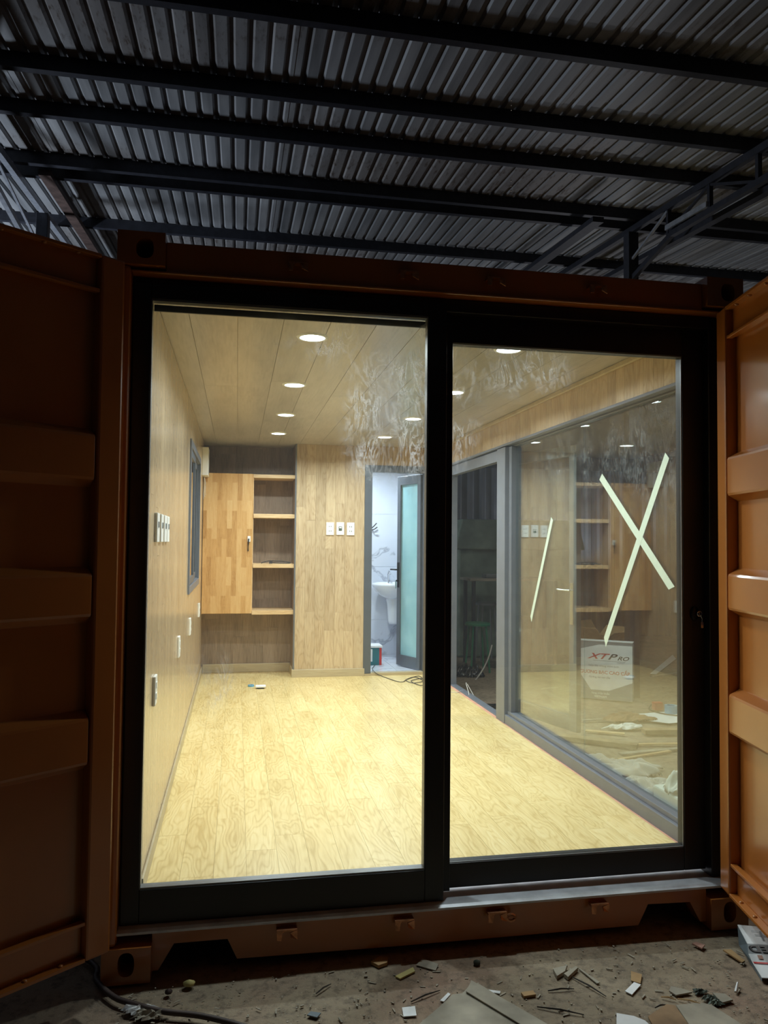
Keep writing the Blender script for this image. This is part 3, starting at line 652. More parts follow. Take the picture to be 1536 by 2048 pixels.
def smoothpath(p, k=4):
    p = [Vector(q) for q in p]; out = []
    for i in range(len(p)-1):
        a, b, c, d = p[max(i-1, 0)], p[i], p[i+1], p[min(i+2, len(p)-1)]
        for j in range(k):
            t = j/k; out.append(0.5*((2*b)+(c-a)*t+(2*a-5*b+4*c-d)*t*t+(3*b-a-3*c+d)*t**3))
    out.append(p[-1]); return out
cpath = [Vector((1.86, 5.20, ZB+0.01)), Vector((1.80, 5.0, ZB+0.012)), Vector((1.76, 4.80, ZB+0.03)), Vector((1.77, 4.71, FZ+0.034)), Vector((1.82, 4.69, FZ+0.006))] + [p for p in pts[3:]]
tag(build(MB().tube(smoothpath(cpath), 0.0035, 5), 'power_cable', M['wire']), 'thin dark cable tangled on the floor at the bathroom threshold', 'cable')
tag(build(MB().tube(smoothpath([at(px, py, 2, FZ+0.004) for px, py in ((900, 1384), (915, 1385), (925, 1381), (938, 1390))] + [Vector((2.45, 3.9, 0.262)), Vector((2.5, 3.8, 0.15)), Vector((2.56, 3.72, 0.02))]), 0.003, 5), 'power_cable', M['wirewhite']), 'pale cable crossing the side doorway threshold', 'cable')

# downlights
LAMPS = [(0.755, 0.755), (0.752, 1.87), (0.770, 3.0), (0.768, 4.03), (1.712, 0.77), (1.748, 1.87), (1.733, 2.95), (1.716, 4.02)]
rows = ['nearest', 'second', 'third', 'furthest']
def downlight(x, y, z, label, lens, power, col, group):
    t = thing('downlight', label, 'lamp', (x, y, z), group=group)
    build(MB().lathe([(0.058, -0.004), (0.060, -0.006), (0.070, -0.005), (0.074, 0.0)], (x, y, z), 28), 'ring', M['white'], t, smooth=True)
    build(MB().lathe([(0.0, -0.0035), (0.059, -0.0035)], (x, y, z), 28), 'diffuser', lens, t)
    l = lamp('downlight_lamp', (0, 0, -0.010), (0, 0, 0), 0.1, power, col, spread=160); l.parent = t
    return t
for i, (x, y) in enumerate(LAMPS):
    downlight(x, y, CZ, f'round white ceiling downlight, {rows[i%4]} from the glass front in the {"row over the shelf niche" if i < 4 else "row beside the side glazing"}', M['lens'], ROOM_W, (0.89, 0.95, 1.0), 'room downlights')
downlight(1.75, 5.35, CZ, 'round downlight over the bathroom floor', M['lensbath'], BATH_W, (0.80, 0.88, 1.0), 'bathroom light')

# wall cabinet and shelves in the niche
cab = thing('wall_cabinet', 'rubberwood wall cabinet with closed door and open pine shelves', 'cabinet', (0.54, 4.92, 0.80))
build(MB().box(0.105, 0.125, 4.765, YN, 0.81, 2.146).box(0.560, 0.578, 4.765, YN, 0.83, 2.11).box(0.125, 0.560, 4.80, YN, 0.81, 0.83), 'body', M['pine'], cab)
cdoor = build(MB().box(0.105, 0.572, 4.745, 4.765, 0.812, 2.148), 'cabinet_door', M['block'], cab, bevel=0.002)
hh = MB().tube([(0.536, 4.742, 1.535), (0.536, 4.722, 1.52), (0.532, 4.716, 1.475), (0.532, 4.722, 1.425), (0.532, 4.743, 1.41)], [0.006, 0.007, 0.006, 0.005, 0.006], 8)
build(hh, 'handle', M['darkhw'], cdoor, smooth=True)
build(MB().box(0.524, 0.552, 4.722, 4.745, 1.495, 1.55), 'lock_plate', M['white'], cdoor, bevel=0.003)
for z0, z1, x0 in ((2.112, 2.146, 0.572), (1.726, 1.766, 0.578), (1.247, 1.286, 0.578), (0.800, 0.840, 0.575)):
    build(MB().box(x0, 0.971, 4.748, YN, z0, z1), 'shelf', M['pine'], cab, bevel=0.002)
    for xx in (0.63, 0.92): build(MB().lathe([(0.0, 0.0), (0.006, 0.0)], (0, 0, 0), 8), 'screw', M['inkblack'], cab).matrix_local = Matrix.Translation((xx-0.54, 4.7475-4.92, (z0+z1)/2-0.80)) @ Matrix.Rotation(math.radians(90), 4, 'X')
tag(build(MB().tube(smoothpath([(0.66, 4.80, 1.292), (0.72, 4.84, 1.31), (0.80, 4.80, 1.312), (0.88, 4.83, 1.308), (0.94, 4.80, 1.295), (0.86, 4.79, 1.292), (0.76, 4.82, 1.295)]), 0.005, 6).box(0.735, 0.765, 4.775, 4.80, 1.286, 1.312), 'cable', M['wire']), 'coiled black cable with plug lying on the cabinet shelf', 'cable')
# box on the left wall with wires
ub = thing('junction_box', 'white rectangular junction box high on the wall corner with hanging wires', 'box', (0.10, 4.62, 2.10))
build(MB().box(0.10, 0.155, 4.50, 4.74, 2.105, 2.365), 'housing', M['white'], ub, bevel=0.004)
for k in range(3): build(MB().tube(smoothpath([(0.115, 4.62+0.02*k, 2.105), (0.118+0.006*k, 4.62, 2.03), (0.112+0.008*k, 4.63, 1.95), (0.114+0.010*k, 4.62, 1.89+0.02*k)]), 0.0022, 5), 'wire', M['wirewhite'], ub)

# switches and sockets
def plate_x(y, z, kind, label, group, wd=0.075):
    t = thing('wall_'+kind, label, kind, (XL, y, z-0.06), group=group)
    build(MB().box(XL, XL+0.012, y-wd/2, y+wd/2, z-0.06, z+0.06), 'plate', M['white'], t, bevel=0.003)
    for dz in ((-0.022, 0.022) if kind == 'socket' else (0.012,)):
        build(MB().box(XL+0.012, XL+0.0145, y-0.018, y+0.018, z+dz-0.012, z+dz+0.012), 'insert', M['socket'] if kind == 'switch' else M['white'], t)
    return t
for y, lab in ((0.53, 'low white wall socket nearest the glass front'), (1.86, 'low white wall socket, second from the glass front'), (2.93, 'low white wall socket below the window\'s near half'), (4.27, 'low white wall socket nearest the niche')): plate_x(y, 0.89, 'socket', lab, 'low sockets on the window wall')
for y, lab in ((0.49, 'first plate of the switch group nearest the glass front'), (0.66, 'second plate of the switch group, with a dark insert'), (0.82, 'third plate of the switch group'), (0.96, 'fourth plate of the switch group, nearest the window')): plate_x(y, 1.557, 'switch', lab, 'switch group on the window wall', 0.10)
def plate_y(x, z, kind, label, dark):
    t = thing('wall_'+kind, label, kind, (x, YB, z-0.062), group='plates on the end wall')
    build(MB().box(x-0.038, x+0.038, YB-0.011, YB, z-0.062, z+0.062), 'plate', M['white'], t, bevel=0.003)
    if dark:
        build(MB().box(x-0.016, x+0.016, YB-0.0135, YB-0.011, z-0.02, z+0.02), 'switch_insert', M['leafgreen'], t)
        build(MB().box(x-0.012, x+0.012, YB-0.0165, YB-0.0135, z+0.004, z+0.016), 'rocker', M['white'], t)
    else:
        for dz in (-0.022, 0.022):
            for dx in (-0.009, 0.009): build(MB().box(x+dx-0.003, x+dx+0.003, YB-0.0125, YB-0.011, z+dz-0.006, z+dz+0.006), 'slot', M['socket'], t)
plate_y(1.315, 1.63, 'socket', 'white double socket on the end wall nearest the niche', False)
plate_y(1.415, 1.632, 'switch', 'white switch plate with dark rocker between two sockets', True)
plate_y(1.517, 1.63, 'socket', 'white double socket on the end wall nearest the bathroom door', False)
# bits on the room floor
p = at(502, 1373, 2, FZ); tag(build(MB().lathe([(0.014, 0), (0.028, 0), (0.028, 0.014), (0.014, 0.014), (0.014, 0)], (p.x, p.y, FZ+0.001), 20), 'tape_roll', M['bluetape']), 'small aqua tape ring on the laminate floor', 'tape')
p = at(521, 1377, 2, FZ)
bd = thing('wire_spool', 'small white packet with dark underside on the laminate floor', 'packet', (p.x, p.y, FZ))
build(MB().box(p.x-0.045, p.x+0.045, p.y-0.03, p.y+0.03, FZ+0.012, FZ+0.028), 'wrapper', M['paper'], bd, bevel=0.004); build(MB().box(p.x-0.03, p.x+0.03, p.y-0.025, p.y+0.02, FZ, FZ+0.012), 'base', M['wire'], bd, bevel=0.003)

# ================================================================== SIDE GLAZING (door_2)
d2 = bpy.data.objects.new('door_2', None); C.objects.link(d2); d2.location = (XR, 2.2, FZ); struct(d2, 'grey aluminium side glazing with open doorway')
G = M['grey']
box('head_rail', G, 2.352, 2.440, 0.325, 4.24, 2.222, 2.238, d2, bevel=0.002); box('head_rail', G, 2.398, 2.440, 0.325, 4.24, 2.213, 2.222, d2, bevel=0.002)
box('bottom_rail', G, 2.356, 2.436, 0.325, 2.62, 0.196, 0.265, d2, bevel=0.003); box('bottom_rail', G, 2.376, 2.436, 0.325, 2.62, 0.265, 0.290, d2, bevel=0.003)
box('mullion', G, 2.352, 2.432, 2.62, 2.80, 0.19, 2.214, d2, bevel=0.003); box('jamb', G, 2.380, 2.436, 2.56, 2.62, 0.290, 2.214, d2, bevel=0.003)
box('jamb', G, 2.365, 2.432, 4.14, 4.24, 0.19, 2.214, d2, bevel=0.003); box('jamb', G, 2.362, 2.434, 0.30, 0.34, 0.19, 2.214, d2)
box('threshold', G, 2.372, 2.436, 2.80, 4.14, 0.186, 0.206, d2, bevel=0.003)
box('door_head', G, 2.376, 2.43, 2.80, 4.14, 2.13, 2.214, d2, bevel=0.003)
box('glass_pane', M['glass_s'], 2.416, 2.424, 0.34, 1.432, 0.290, 2.213, d2); box('glass_pane', M['glass_s'], 2.416, 2.424, 1.438, 2.56, 0.290, 2.213, d2)
for z in (2.02, 1.48, 0.52):
    hn = build(MB().box(2.356, 2.366, 4.15, 4.20, z-0.05, z+0.05), 'hinge', M['darkhw'], d2)
    for dz in (-0.033, 0, 0.033): build(MB().lathe([(0, 0), (0.006, 0), (0.006, 0.004), (0, 0.004)], (0, 0, 0), 8), 'screw', M['chrome'], hn).matrix_local = Matrix.Translation((2.352-2.37, 4.165-2.2, z+dz-0.2)) @ Matrix.Rotation(math.radians(90), 4, 'Y')
# the doorway's leaf swung back against the glazing outside
A = Vector((2.49, 2.86, 0)); B = Vector((2.70, 2.12, 0)); dd = B-A
dl = thing('glass_door_leaf', 'grey framed glass door leaf swung back outside the side glazing', 'door', (A.x, A.y, 0.24), math.atan2(dd.y, dd.x)); LA, HA = dd.length, 1.94
for (x0, x1, z0, z1) in ((0, 0.075, 0, HA), (LA-0.075, LA, 0, HA), (0.075, LA-0.075, 0, 0.10), (0.075, LA-0.075, HA-0.075, HA)):
    build(MB().box(x0, x1, -0.02, 0.02, z0, z1), 'leaf_rail', M['grey'], dl, local=True, bevel=0.002)
build(MB().box(0.075, LA-0.075, -0.004, 0.004, 0.10, HA-0.075), 'glass_pane', M['glass_s'], dl, local=True)
build(MB().tube([(LA-0.04, -0.045, 0.95), (LA-0.17, -0.045, 0.95)], 0.007, 8).box(LA-0.055, LA-0.025, -0.03, -0.02, 0.72, 1.0).tube([(LA-0.04, -0.02, 0.95), (LA-0.04, -0.045, 0.95)], 0.008, 8), 'lever_handle', M['chrome'], dl, local=True)
# tape strips on the glass (inner face x = 2.397)
def tape(p0, p1, wd, lab, x=2.4155):
    a, b = at(p0[0], p0[1], 0, x), at(p1[0], p1[1], 0, x); d = (b-a).normalized(); n = Vector((0, -d.z, d.y))*wd/2
    e = d*wd*0.7
    mb = MB().prism([a-n, b-n+e*0.5, b+n-e*0.4, a+n-e*0.2], (-0.0004, 0, 0))
    return tag(build(mb, 'masking_tape', M['tape']), lab, 'tape', 'tape strips on the side glass')
tape((1202, 954), (1343, 1176), 0.045, 'pale tape strip falling towards the front, forming the X on the side glass')
tape((1334, 912), (1210, 1284), 0.045, 'long pale tape strip crossing the other to form the X', 2.4149)
tape((1104, 1038), (1062, 1238), 0.036, 'single slanting tape strip on the glass pane by the mullion')

# ================================================================== THINGS OUTSIDE THE SIDE GLAZING
xb = thing('printed_carton', 'flat grey and white printed carton with red and black lettering standing outside the side glass', 'box', (3.93, 4.25, 0.0), math.atan2(-0.30, 0.43))
WB, HB = 0.56, 0.56
build(MB().box(-WB/2, WB/2, 0, 0.10, 0, HB), 'body', M['greyprint'], xb, local=True, bevel=0.004)
build(MB().prism([(x, -0.0006, z) for x, z in ((-0.255, 0.47), (-0.03, 0.53), (WB/2-0.002, 0.53), (WB/2-0.002, 0.18), (0.06, 0.09), (-0.11, 0.09), (-0.26, 0.31))], (0, -0.001, 0)), 'white_panel', M['paper'], xb, local=True)
build(MB().box(-WB/2, WB/2, -0.004, 0.10, HB, HB+0.006), 'lid', M['paper'], xb, local=True)
RX = Matrix.Rotation(math.radians(90), 4, 'X'); T = Matrix.Translation
text('XT', 'lettering', M['red'], xb, 0.105, T((-0.055, -0.002, 0.415)) @ RX @ Matrix.Diagonal((1.25, 0.72, 1, 1)), 0.45, 0.002)
text('P', 'lettering', M['inkblack'], xb, 0.105, T((0.080, -0.002, 0.415)) @ RX @ Matrix.Diagonal((1.25, 0.72, 1, 1)), 0.4, 0.002)
text('RO', 'lettering', M['inkblack'], xb, 0.066, T((0.188, -0.002, 0.405)) @ RX @ Matrix.Diagonal((1.1, 0.8, 1, 1)), 0.4, 0.001)
build(MB().box(-0.09, 0.215, -0.0022, -0.0016, 0.374, 0.377), 'underline', M['inkgrey'], xb, local=True)
text('Thiết kế', 'lettering', M['inkgrey'], xb, 0.02, T((0.17, -0.002, 0.362)) @ RX)
text('Hộp đèn khung nhôm kính', 'lettering', M['inkgrey'], xb, 0.026, T((0.01, -0.002, 0.325)) @ RX)
text('GƯƠNG BẠC CAO CẤP', 'lettering', M['orangeink'], xb, 0.044, T((0.02, -0.002, 0.262)) @ RX, 0, 0.0006)
text('Gương soi cao cấp', 'lettering', M['inkgrey'], xb, 0.026, T((-0.03, -0.002, 0.215)) @ RX)
text('hàng nhập khẩu', 'lettering', M['paper'], xb, 0.026, T((-0.02, -0.001, 0.06)) @ RX)
text('VIETNAM', 'lettering', M['paper'], xb, 0.028, T((-0.02, -0.001, 0.028)) @ RX)
ob = thing('cardboard_box', 'open brown cardboard box with raised flaps behind the printed carton', 'box', (4.30, 5.02, 0), 0.5)
build(MB().box(-0.2, 0.2, -0.17, -0.166, 0, 0.50).box(-0.2, 0.2, 0.166, 0.17, 0, 0.50).box(-0.2, -0.196, -0.166, 0.166, 0, 0.50).box(0.196, 0.2, -0.166, 0.166, 0, 0.50).box(-0.2, 0.2, -0.17, 0.17, 0, 0.004), 'body', M['card'], ob, local=True)
for q in ([(-0.2, -0.17, 0.50), (0.2, -0.17, 0.50), (0.22, -0.31, 0.59), (-0.22, -0.31, 0.59)], [(-0.2, 0.17, 0.50), (0.2, 0.17, 0.50), (0.2, 0.28, 0.66), (-0.2, 0.28, 0.66)], [(-0.2, -0.17, 0.50), (-0.2, 0.17, 0.50), (-0.33, 0.17, 0.63), (-0.33, -0.17, 0.63)], [(0.2, -0.17, 0.50), (0.2, 0.17, 0.50), (0.34, 0.17, 0.60), (0.34, -0.17, 0.60)]):
    build(MB().add(q, [(0, 1, 2, 3)]), 'flap', M['card'], ob, local=True, solid=0.004)
def heap(cx, cy, rx, ry, h, name, mat, lab, cat, seed, z0=0.0, n=34, rot=0.0, group=None):
    """a crumpled sheet: folds as sharp ridges that cross one another, with a ragged outline"""
    r = random.Random(seed); small = n < 20; n = 9 if small else 44
    fo = [(r.uniform(0, 3.14), r.uniform(2.2, 7.5), r.uniform(0, 6.3), r.uniform(0.4, 1)) for _ in range(6)]
    mb = MB(); c, s_ = math.cos(rot), math.sin(rot)
    for i in range(n+1):
        for j in range(n+1):
            u, v = i/n*2-1, j/n*2-1; q = max(0.0, 1-(u*u+v*v)**1.3)
            wu, wv = u+0.25*math.sin(3*v+seed), v+0.25*math.sin(3.7*u+seed)
            f = sum(a*(1-abs(math.sin((wu*math.cos(t)+wv*math.sin(t))*k+o)))**1.6 for t, k, o, a in fo)/2.1
            if small: f = r.uniform(0, 1.0)
            rag = 1+0.16*math.sin(3*math.atan2(v, u)+seed)+0.10*math.sin(7*math.atan2(v, u)+2*seed)+0.06*math.sin(13*math.atan2(v, u))
            jx, jy = (r.uniform(-.1, .1), r.uniform(-.1, .1)) if small else (0, 0)
            x, y = (u+jx)*rx*rag, (v+jy)*ry*rag
            mb.v.append((cx+x*c-y*s_, cy+x*s_+y*c, z0+0.003+h*q**0.45*min(1, f)))
    for i in range(n):
        for j in range(n):
            u, v = (i+.5)/n*2-1, (j+.5)/n*2-1
            if u*u+v*v < 0.97: mb.f.append((i*(n+1)+j, (i+1)*(n+1)+j, (i+1)*(n+1)+j+1, i*(n+1)+j+1))
    used = sorted({i for f in mb.f for i in f}); mp = {a: b for b, a in enumerate(used)}
    mb.v = [mb.v[i] for i in used]; mb.f = [tuple(mp[i] for i in f) for f in mb.f]
    return tag(build(mb, name, mat, smooth=not small, solid=0.0012 if small else 0.003), lab, cat, group)
def gp(px, py, z=0.0): return at(px, py, 2, z)
p = gp(1225, 1540); heap(p.x+0.02, p.y+0.0, 0.30, 0.16, 0.09, 'dust_sheet', M['cloth'], 'crumpled pale dust sheet lying against the side glazing', 'cloth', 5, rot=-0.5)
p = gp(1262, 1575); heap(p.x+0.05, p.y-0.05, 0.22, 0.12, 0.07, 'dust_sheet', M['cloth'], 'smaller white sheet bundle in front of the dust sheet', 'cloth', 6, rot=-0.3)
p = gp(1255, 1440); heap(p.x, p.y, 0.22, 0.10, 0.06, 'rag', M['clothbrown'], 'brown crumpled rag on the ground outside', 'rag', 9)
p = gp(1250, 1457); heap(p.x, p.y, 0.16, 0.05, 0.04, 'torn_wrapper', M['foam'], 'torn white wrapper beside the brown rag', 'wrapper', 12)
p = gp(1185, 1485); tag(build(MB().bar((p.x-0.25, p.y+0.16, 0.02), (p.x+0.25, p.y-0.22, 0.02), 0.09, 0.03), 'plank', M['plank_grey']), 'dusty short plank on the ground outside the glass', 'plank')
p = gp(1340, 1467); tag(build(MB().bar((p.x-0.22, p.y+0.02, 0.02), (p.x+0.5, p.y-0.05, 0.02), 0.08, 0.035), 'plank', M['plank_grey']), 'brown plank near the blue tape roll outside', 'plank')
p = gp(1342, 1427); pt = tag(build(MB().lathe([(0.035, 0), (0.055, 0), (0.055, 0.07), (0.035, 0.07), (0.035, 0)], (p.x, p.y, 0.004), 24), 'tape_roll', M['bluetape'], smooth=False), 'blue tape roll standing on white sheeting outside', 'tape')
p = gp(1318, 1420); tag(build(MB().box(p.x-0.05, p.x+0.03, p.y-0.02, p.y+0.04, 0.0, 0.07), 'packet', M['orangeink'], bevel=0.004), 'small orange printed packet beside the blue tape roll', 'packet')
p = gp(1325, 1432); tag(build(MB().prism([(p.x-0.45, p.y+0.05, 0.001), (p.x-0.1, p.y-0.28, 0.001), (p.x+0.5, p.y-0.15, 0.001), (p.x+0.45, p.y+0.2, 0.001)], (0, 0, 0.003)), 'plastic_sheet', M['paper']), 'flat white sheeting under the blue tape roll', 'sheet')
tag(build(MB().tube(smoothpath([gp(px, py, 0.012) for px, py in ((1365, 1432), (1330, 1428), (1300, 1420), (1302, 1410), (1315, 1404))]), 0.006, 6), 'hose', M['wire']), 'thin dark hose looping over the white sheeting', 'hose')
p = gp(1345, 1690, 0.0)
eb = thing('foam_box', 'white foam box with torn plastic bag outside the near glass corner', 'box', (2.72, 0.78, 0))
build(MB().box(2.56, 2.88, 0.62, 0.93, 0, 0.27), 'body', M['foam'], eb, bevel=0.01)
h_ = heap(2.70, 0.80, 0.13, 0.12, 0.13, 'plastic_bag', M['foam'], 'torn white plastic bag heaped on the foam box', 'bag', 17, z0=0.268)
OFFL = ('short wood offcut beside the brown rag outside', 'long thin stick beyond the brown plank', 'pale stick in front of the brown plank', 'long offcut slanting between plank and dust sheet', 'grey offcut behind the printed carton', 'short offcut beside the torn wrapper', 'pale thin stick seen through the swung glass leaf', 'tiny offcut by the foot of the side door jamb')
for i, (px, py, ln, a) in enumerate(((1206, 1440, 0.4, 0.1), (1300, 1490, 0.5, -0.1), (1310, 1503, 0.6, 0.15), (1290, 1512, 0.5, 0.3), (1330, 1350, 0.5, 0.4), (1210, 1466, 0.3, -0.5), (1100, 1378, 0.22, 0.2), (1048, 1412, 0.12, 0.1))):
    p = gp(px, py); c, s_ = math.cos(a)*ln/2, math.sin(a)*ln/2
    tag(build(MB().bar((p.x-c, p.y-s_, 0.006), (p.x+c, p.y+s_, 0.006), 0.03+0.01*(i % 3), 0.01), 'wood_offcut', M['pine'] if i % 2 else M['cardgrey']), OFFL[i], 'offcut', 'offcuts outside the side glazing')
tag(build(MB().prism([gp(1300, 1348), gp(1345, 1310), gp(1352, 1318), gp(1312, 1349)], (0, 0, 0.004)), 'white_strip', M['paper']), 'wide white strip lying slanted on the ground by the printed carton', 'strip')
# seen through the open doorway
fence = struct(build(side_wall(9.0, [(-0.2, 0.0, 0, 1)]), 'wall_yard', M['darkwall'])); bpy.data.objects.remove(fence)
mb = MB(); prof = []
for k in range(34):
    x = 2.7+k*0.2; prof += [(x, 9.0), (x+0.09, 9.0), (x+0.12, 8.96), (x+0.17, 8.96)]
for (x, y) in prof: mb.v += [(x, y, 0), (x, y, 2.7)]
mb.f = [(2*i, 2*i+2, 2*i+3, 2*i+1) for i in range(len(prof)-1)]
struct(build(mb, 'wall_yard', M['darkwall']), 'dark corrugated fence behind the yard')
mb = MB().box(3.15, 4.9, 7.0, 7.9, 0.0, 1.85)
tp = thing('covered_stack', 'stack of goods under a dull green tarpaulin beyond the side doorway', 'stack', (4.0, 7.45, 0))
build(MB().box(3.30, 5.0, 7.1, 7.9, 0.0, 1.45), 'load', M['tarp'], tp, bevel=0.03); build(MB().prism([(3.22, 7.0, 1.42), (5.05, 7.0, 1.42), (5.0, 7.1, 1.82), (3.35, 7.1, 1.82)], (0, 0.9, 0)), 'cover', M['tarp'], tp, bevel=0.02)
tb = thing('work_table', 'dark work table in front of the tarpaulin stack', 'table', (3.75, 6.5, 0))
build(MB().box(3.22, 4.4, 6.3, 6.75, 1.04, 1.07), 'table_top', M['cardgrey'], tb, bevel=0.003)
for x in (3.28, 4.34):
    for y in (6.35, 6.70): build(MB().box(x-0.02, x+0.02, y-0.02, y+0.02, 0, 1.04), 'leg', M['steel'], tb)
tag(build(MB().box(3.46, 3.72, 6.42, 6.60, 1.071, 1.12), 'router_box', M['socket'], bevel=0.01), 'small grey device on the dark work table', 'device')
def stool(x, y, h, lab, mat):
    t = thing('stool', lab, 'stool', (x, y, 0), group='stools in the yard')
    build(MB().lathe([(0, h), (0.14, h), (0.15, h-0.01), (0.15, h-0.03), (0.13, h-0.03)], (x, y, 0), 20), 'seat', mat, t, smooth=False)
    for a in (0.8, 2.37, 3.94, 5.5): build(MB().tube([(x+0.11*math.cos(a), y+0.11*math.sin(a), h-0.03), (x+0.16*math.cos(a), y+0.16*math.sin(a), 0)], 0.012, 6), 'leg', mat, t)
stool(3.22, 6.0, 0.57, 'green round plastic stool beyond the side doorway', M['greenplas'])
stool(3.60, 6.82, 0.74, 'taller dark stool behind the green one', M['socket'])
bp = thing('barrel', 'black plastic bin standing just outside the open side doorway', 'bin', (3.62, 6.0, 0))
build(MB().lathe([(0, 0), (0.17, 0), (0.19, 0.62), (0.17, 0.62), (0.155, 0.03), (0, 0.03)], (3.72, 6.05, 0), 24), 'shell', M['blackbag'], bp, smooth=True)
p = gp(930, 1352); heap(p.x+0.05, p.y, 0.17, 0.13, 0.14, 'plastic_bag', M['blackbag'], 'crumpled black plastic bag on the yard ground', 'bag', 23)
tag(build(MB().tube(smoothpath([at(px, py, 1, y) for px, py, y in ((984, 1290, 5.7), (976, 1318, 5.65), (962, 1345, 5.6), (946, 1366, 5.42))]), 0.008, 6), 'cable', M['wirewhite']), 'short white cable end curling on the yard ground', 'cable')
p = gp(985, 1414); tag(build(MB().box(p.x-0.08, p.x+0.06, p.y-0.05, p.y+0.05, 0, 0.02), 'scrap_pad', M['blackbag']), 'flat black scrap by the doorway threshold', 'scrap')

# ================================================================== DEBRIS ON THE FRONT GROUND
def flat(name, mat, px, lab, cat, th=0.003, lift=0.0, group=None):
    th = th*0.6 if th > 0.004 else th; pts = [gp(a, b) for a, b in px]; pts = [(q.x, q.y, 0.002+lift) for q in pts]
    return tag(build(flat_prism(pts, (0, 0, th)), name, mat), lab, cat, group)
cs = flat('cardboard_sheet', M['cardgrey'], [(826, 2062), (880, 2016), (905, 1992), (925, 1990), (945, 1967), (960, 1972), (1024, 2012), (1100, 2062)], 'dusty torn cardboard sheet lying flat in front of the sill', 'cardboard', 0.006)
p0, p1 = gp(943, 1968), gp(1095, 2056); q0, q1 = gp(932, 1990), gp(1050, 2062)
build(flat_prism([(p0.x, p0.y, 0.0085), (p1.x, p1.y, 0.0085), (q1.x, q1.y, 0.0085), (q0.x, q0.y, 0.0085)], (0, 0, 0.004)), 'folded_flap', M['cardgrey'], cs)
flat('paper_scrap', M['paper'], [(1233, 2052), (1233, 2029), (1268, 2035), (1290, 2044), (1303, 2056)], 'torn white paper scrap between the two cardboard pieces', 'paper', 0.003)
flat('cardboard_sheet', M['cardgrey'], [(1352, 2013), (1400, 2008), (1422, 2012), (1500, 2062), (1385, 2062)], 'grey cardboard sheet cut by the frame\'s lower edge', 'cardboard', 0.005)
flat('cardboard_sheet', M['clothbrown'], [(1296, 2036), (1333, 2012), (1350, 2014), (1384, 2062), (1310, 2062)], 'brownish board piece under the grey cardboard sheet', 'cardboard', 0.004)
flat('paper_scrap', M['paper'], [(804, 2018), (830, 2015), (833, 2034), (807, 2036)], 'small square of silvery paper beside the torn cardboard', 'paper')
flat('paper_scrap', M['yellowpap'], [(790, 1956), (826, 1938), (830, 1946), (800, 1961)], 'folded yellow paper slip in front of the sill', 'paper', 0.008)
flat('wood_chip', M['card'], [(742, 1930), (760, 1919), (776, 1922), (774, 1932), (757, 1938)], 'thick broken chipboard lump near the sill shadow', 'chip', 0.018)
flat('paper_scrap', M['cardgrey'], [(832, 1933), (845, 1920), (877, 1931), (871, 1944)], 'pale grey laminate scrap near the sill shadow', 'paper', 0.006)
flat('wood_chip', M['bluegrey'], [(614, 2033), (622, 2026), (642, 2029), (634, 2038)], 'blue grey chip lying below the lower left of the sill', 'chip', 0.006)
flat('wood_chip', M['paper'], [(880, 2004), (896, 1988), (901, 1991), (888, 2006)], 'narrow white splinter touching the torn cardboard', 'chip', 0.005)
flat('wood_chip', M['paper'], [(976, 1982), (1001, 1985), (1000, 1990), (980, 1987)], 'short white strip above the torn cardboard fold', 'chip', 0.005)
flat('wood_chip', M['card'], [(1042, 1990), (1066, 1986), (1072, 1994), (1048, 1998)], 'brown wood block right of the cardboard fold', 'chip', 0.012)
flat('paper_scrap', M['paper'], [(1250, 1985), (1268, 1967), (1282, 1972), (1264, 1992)], 'shiny white wrapper under the tan card square', 'paper')
flat('paper_scrap', M['card'], [(1262, 1945), (1284, 1952), (1281, 1970), (1262, 1964)], 'tan card square above the shiny wrapper', 'paper', 0.006)
flat('wood_chip', M['cardgrey'], [(1338, 1985), (1342, 1976), (1368, 1982), (1384, 1988), (1352, 1994)], 'broad pale chip beside the green scrap', 'chip', 0.008)
flat('wood_chip', M['card'], [(1446, 1903), (1462, 1902), (1490, 1925), (1484, 1928)], 'pointed tan card offcut beside the printed carton sheet', 'chip', 0.008)
flat('wood_chip', M['pinkish'], [(1384, 1890), (1392, 1887), (1410, 1893), (1404, 1900)], 'small pinkish fragment before the corner casting', 'chip', 0.008)
flat('wood_chip', M['cardgrey'], [(1128, 1955), (1152, 1940), (1156, 1943), (1136, 1962)], 'grey brown splinter leaning over the scrap cluster', 'chip', 0.02)
flat('wood_chip', M['cardgrey'], [(1155, 1938), (1160, 1940), (1200, 1968), (1194, 1970)], 'long thin pale splinter beside the scrap cluster', 'chip', 0.006)
flat('paper_scrap', M['cardgrey'], [(1106, 1945), (1134, 1938), (1130, 1950), (1114, 1960)], 'crumpled grey white scrap in the middle of the dirt', 'paper', 0.02)
flat('paper_scrap', M['cardgrey'], [(1425, 1990), (1450, 1992), (1466, 2004), (1444, 2010)], 'tattered beige paper beside the dark green scrap', 'paper', 0.01)
p = gp(378, 1972); tag(build(MB().lathe([(0, 0.0), (0.014, 0.004), (0.016, 0.012), (0.0, 0.022)], (p.x, p.y, 0.0), 9, sx=1.3), 'pebble', M['yellowpap'], smooth=True), 'pale yellowish leaf-like pebble below the fork notch', 'pebble')
p = gp(337, 1988); tag(build(MB().lathe([(0, 0.0), (0.012, 0.004), (0.013, 0.010), (0.0, 0.018)], (p.x, p.y, 0.0), 7), 'pebble', M['rust'], smooth=True), 'small dark pebble beside the pale one', 'pebble')
p = gp(954, 1930); tag(build(MB().lathe([(0, 0.0), (0.012, 0.004), (0.013, 0.012), (0.0, 0.02)], (p.x, p.y, 0.0), 9), 'bottle_cap', M['leafgreen'], smooth=True), 'tiny dark green cap in front of the sill', 'cap')
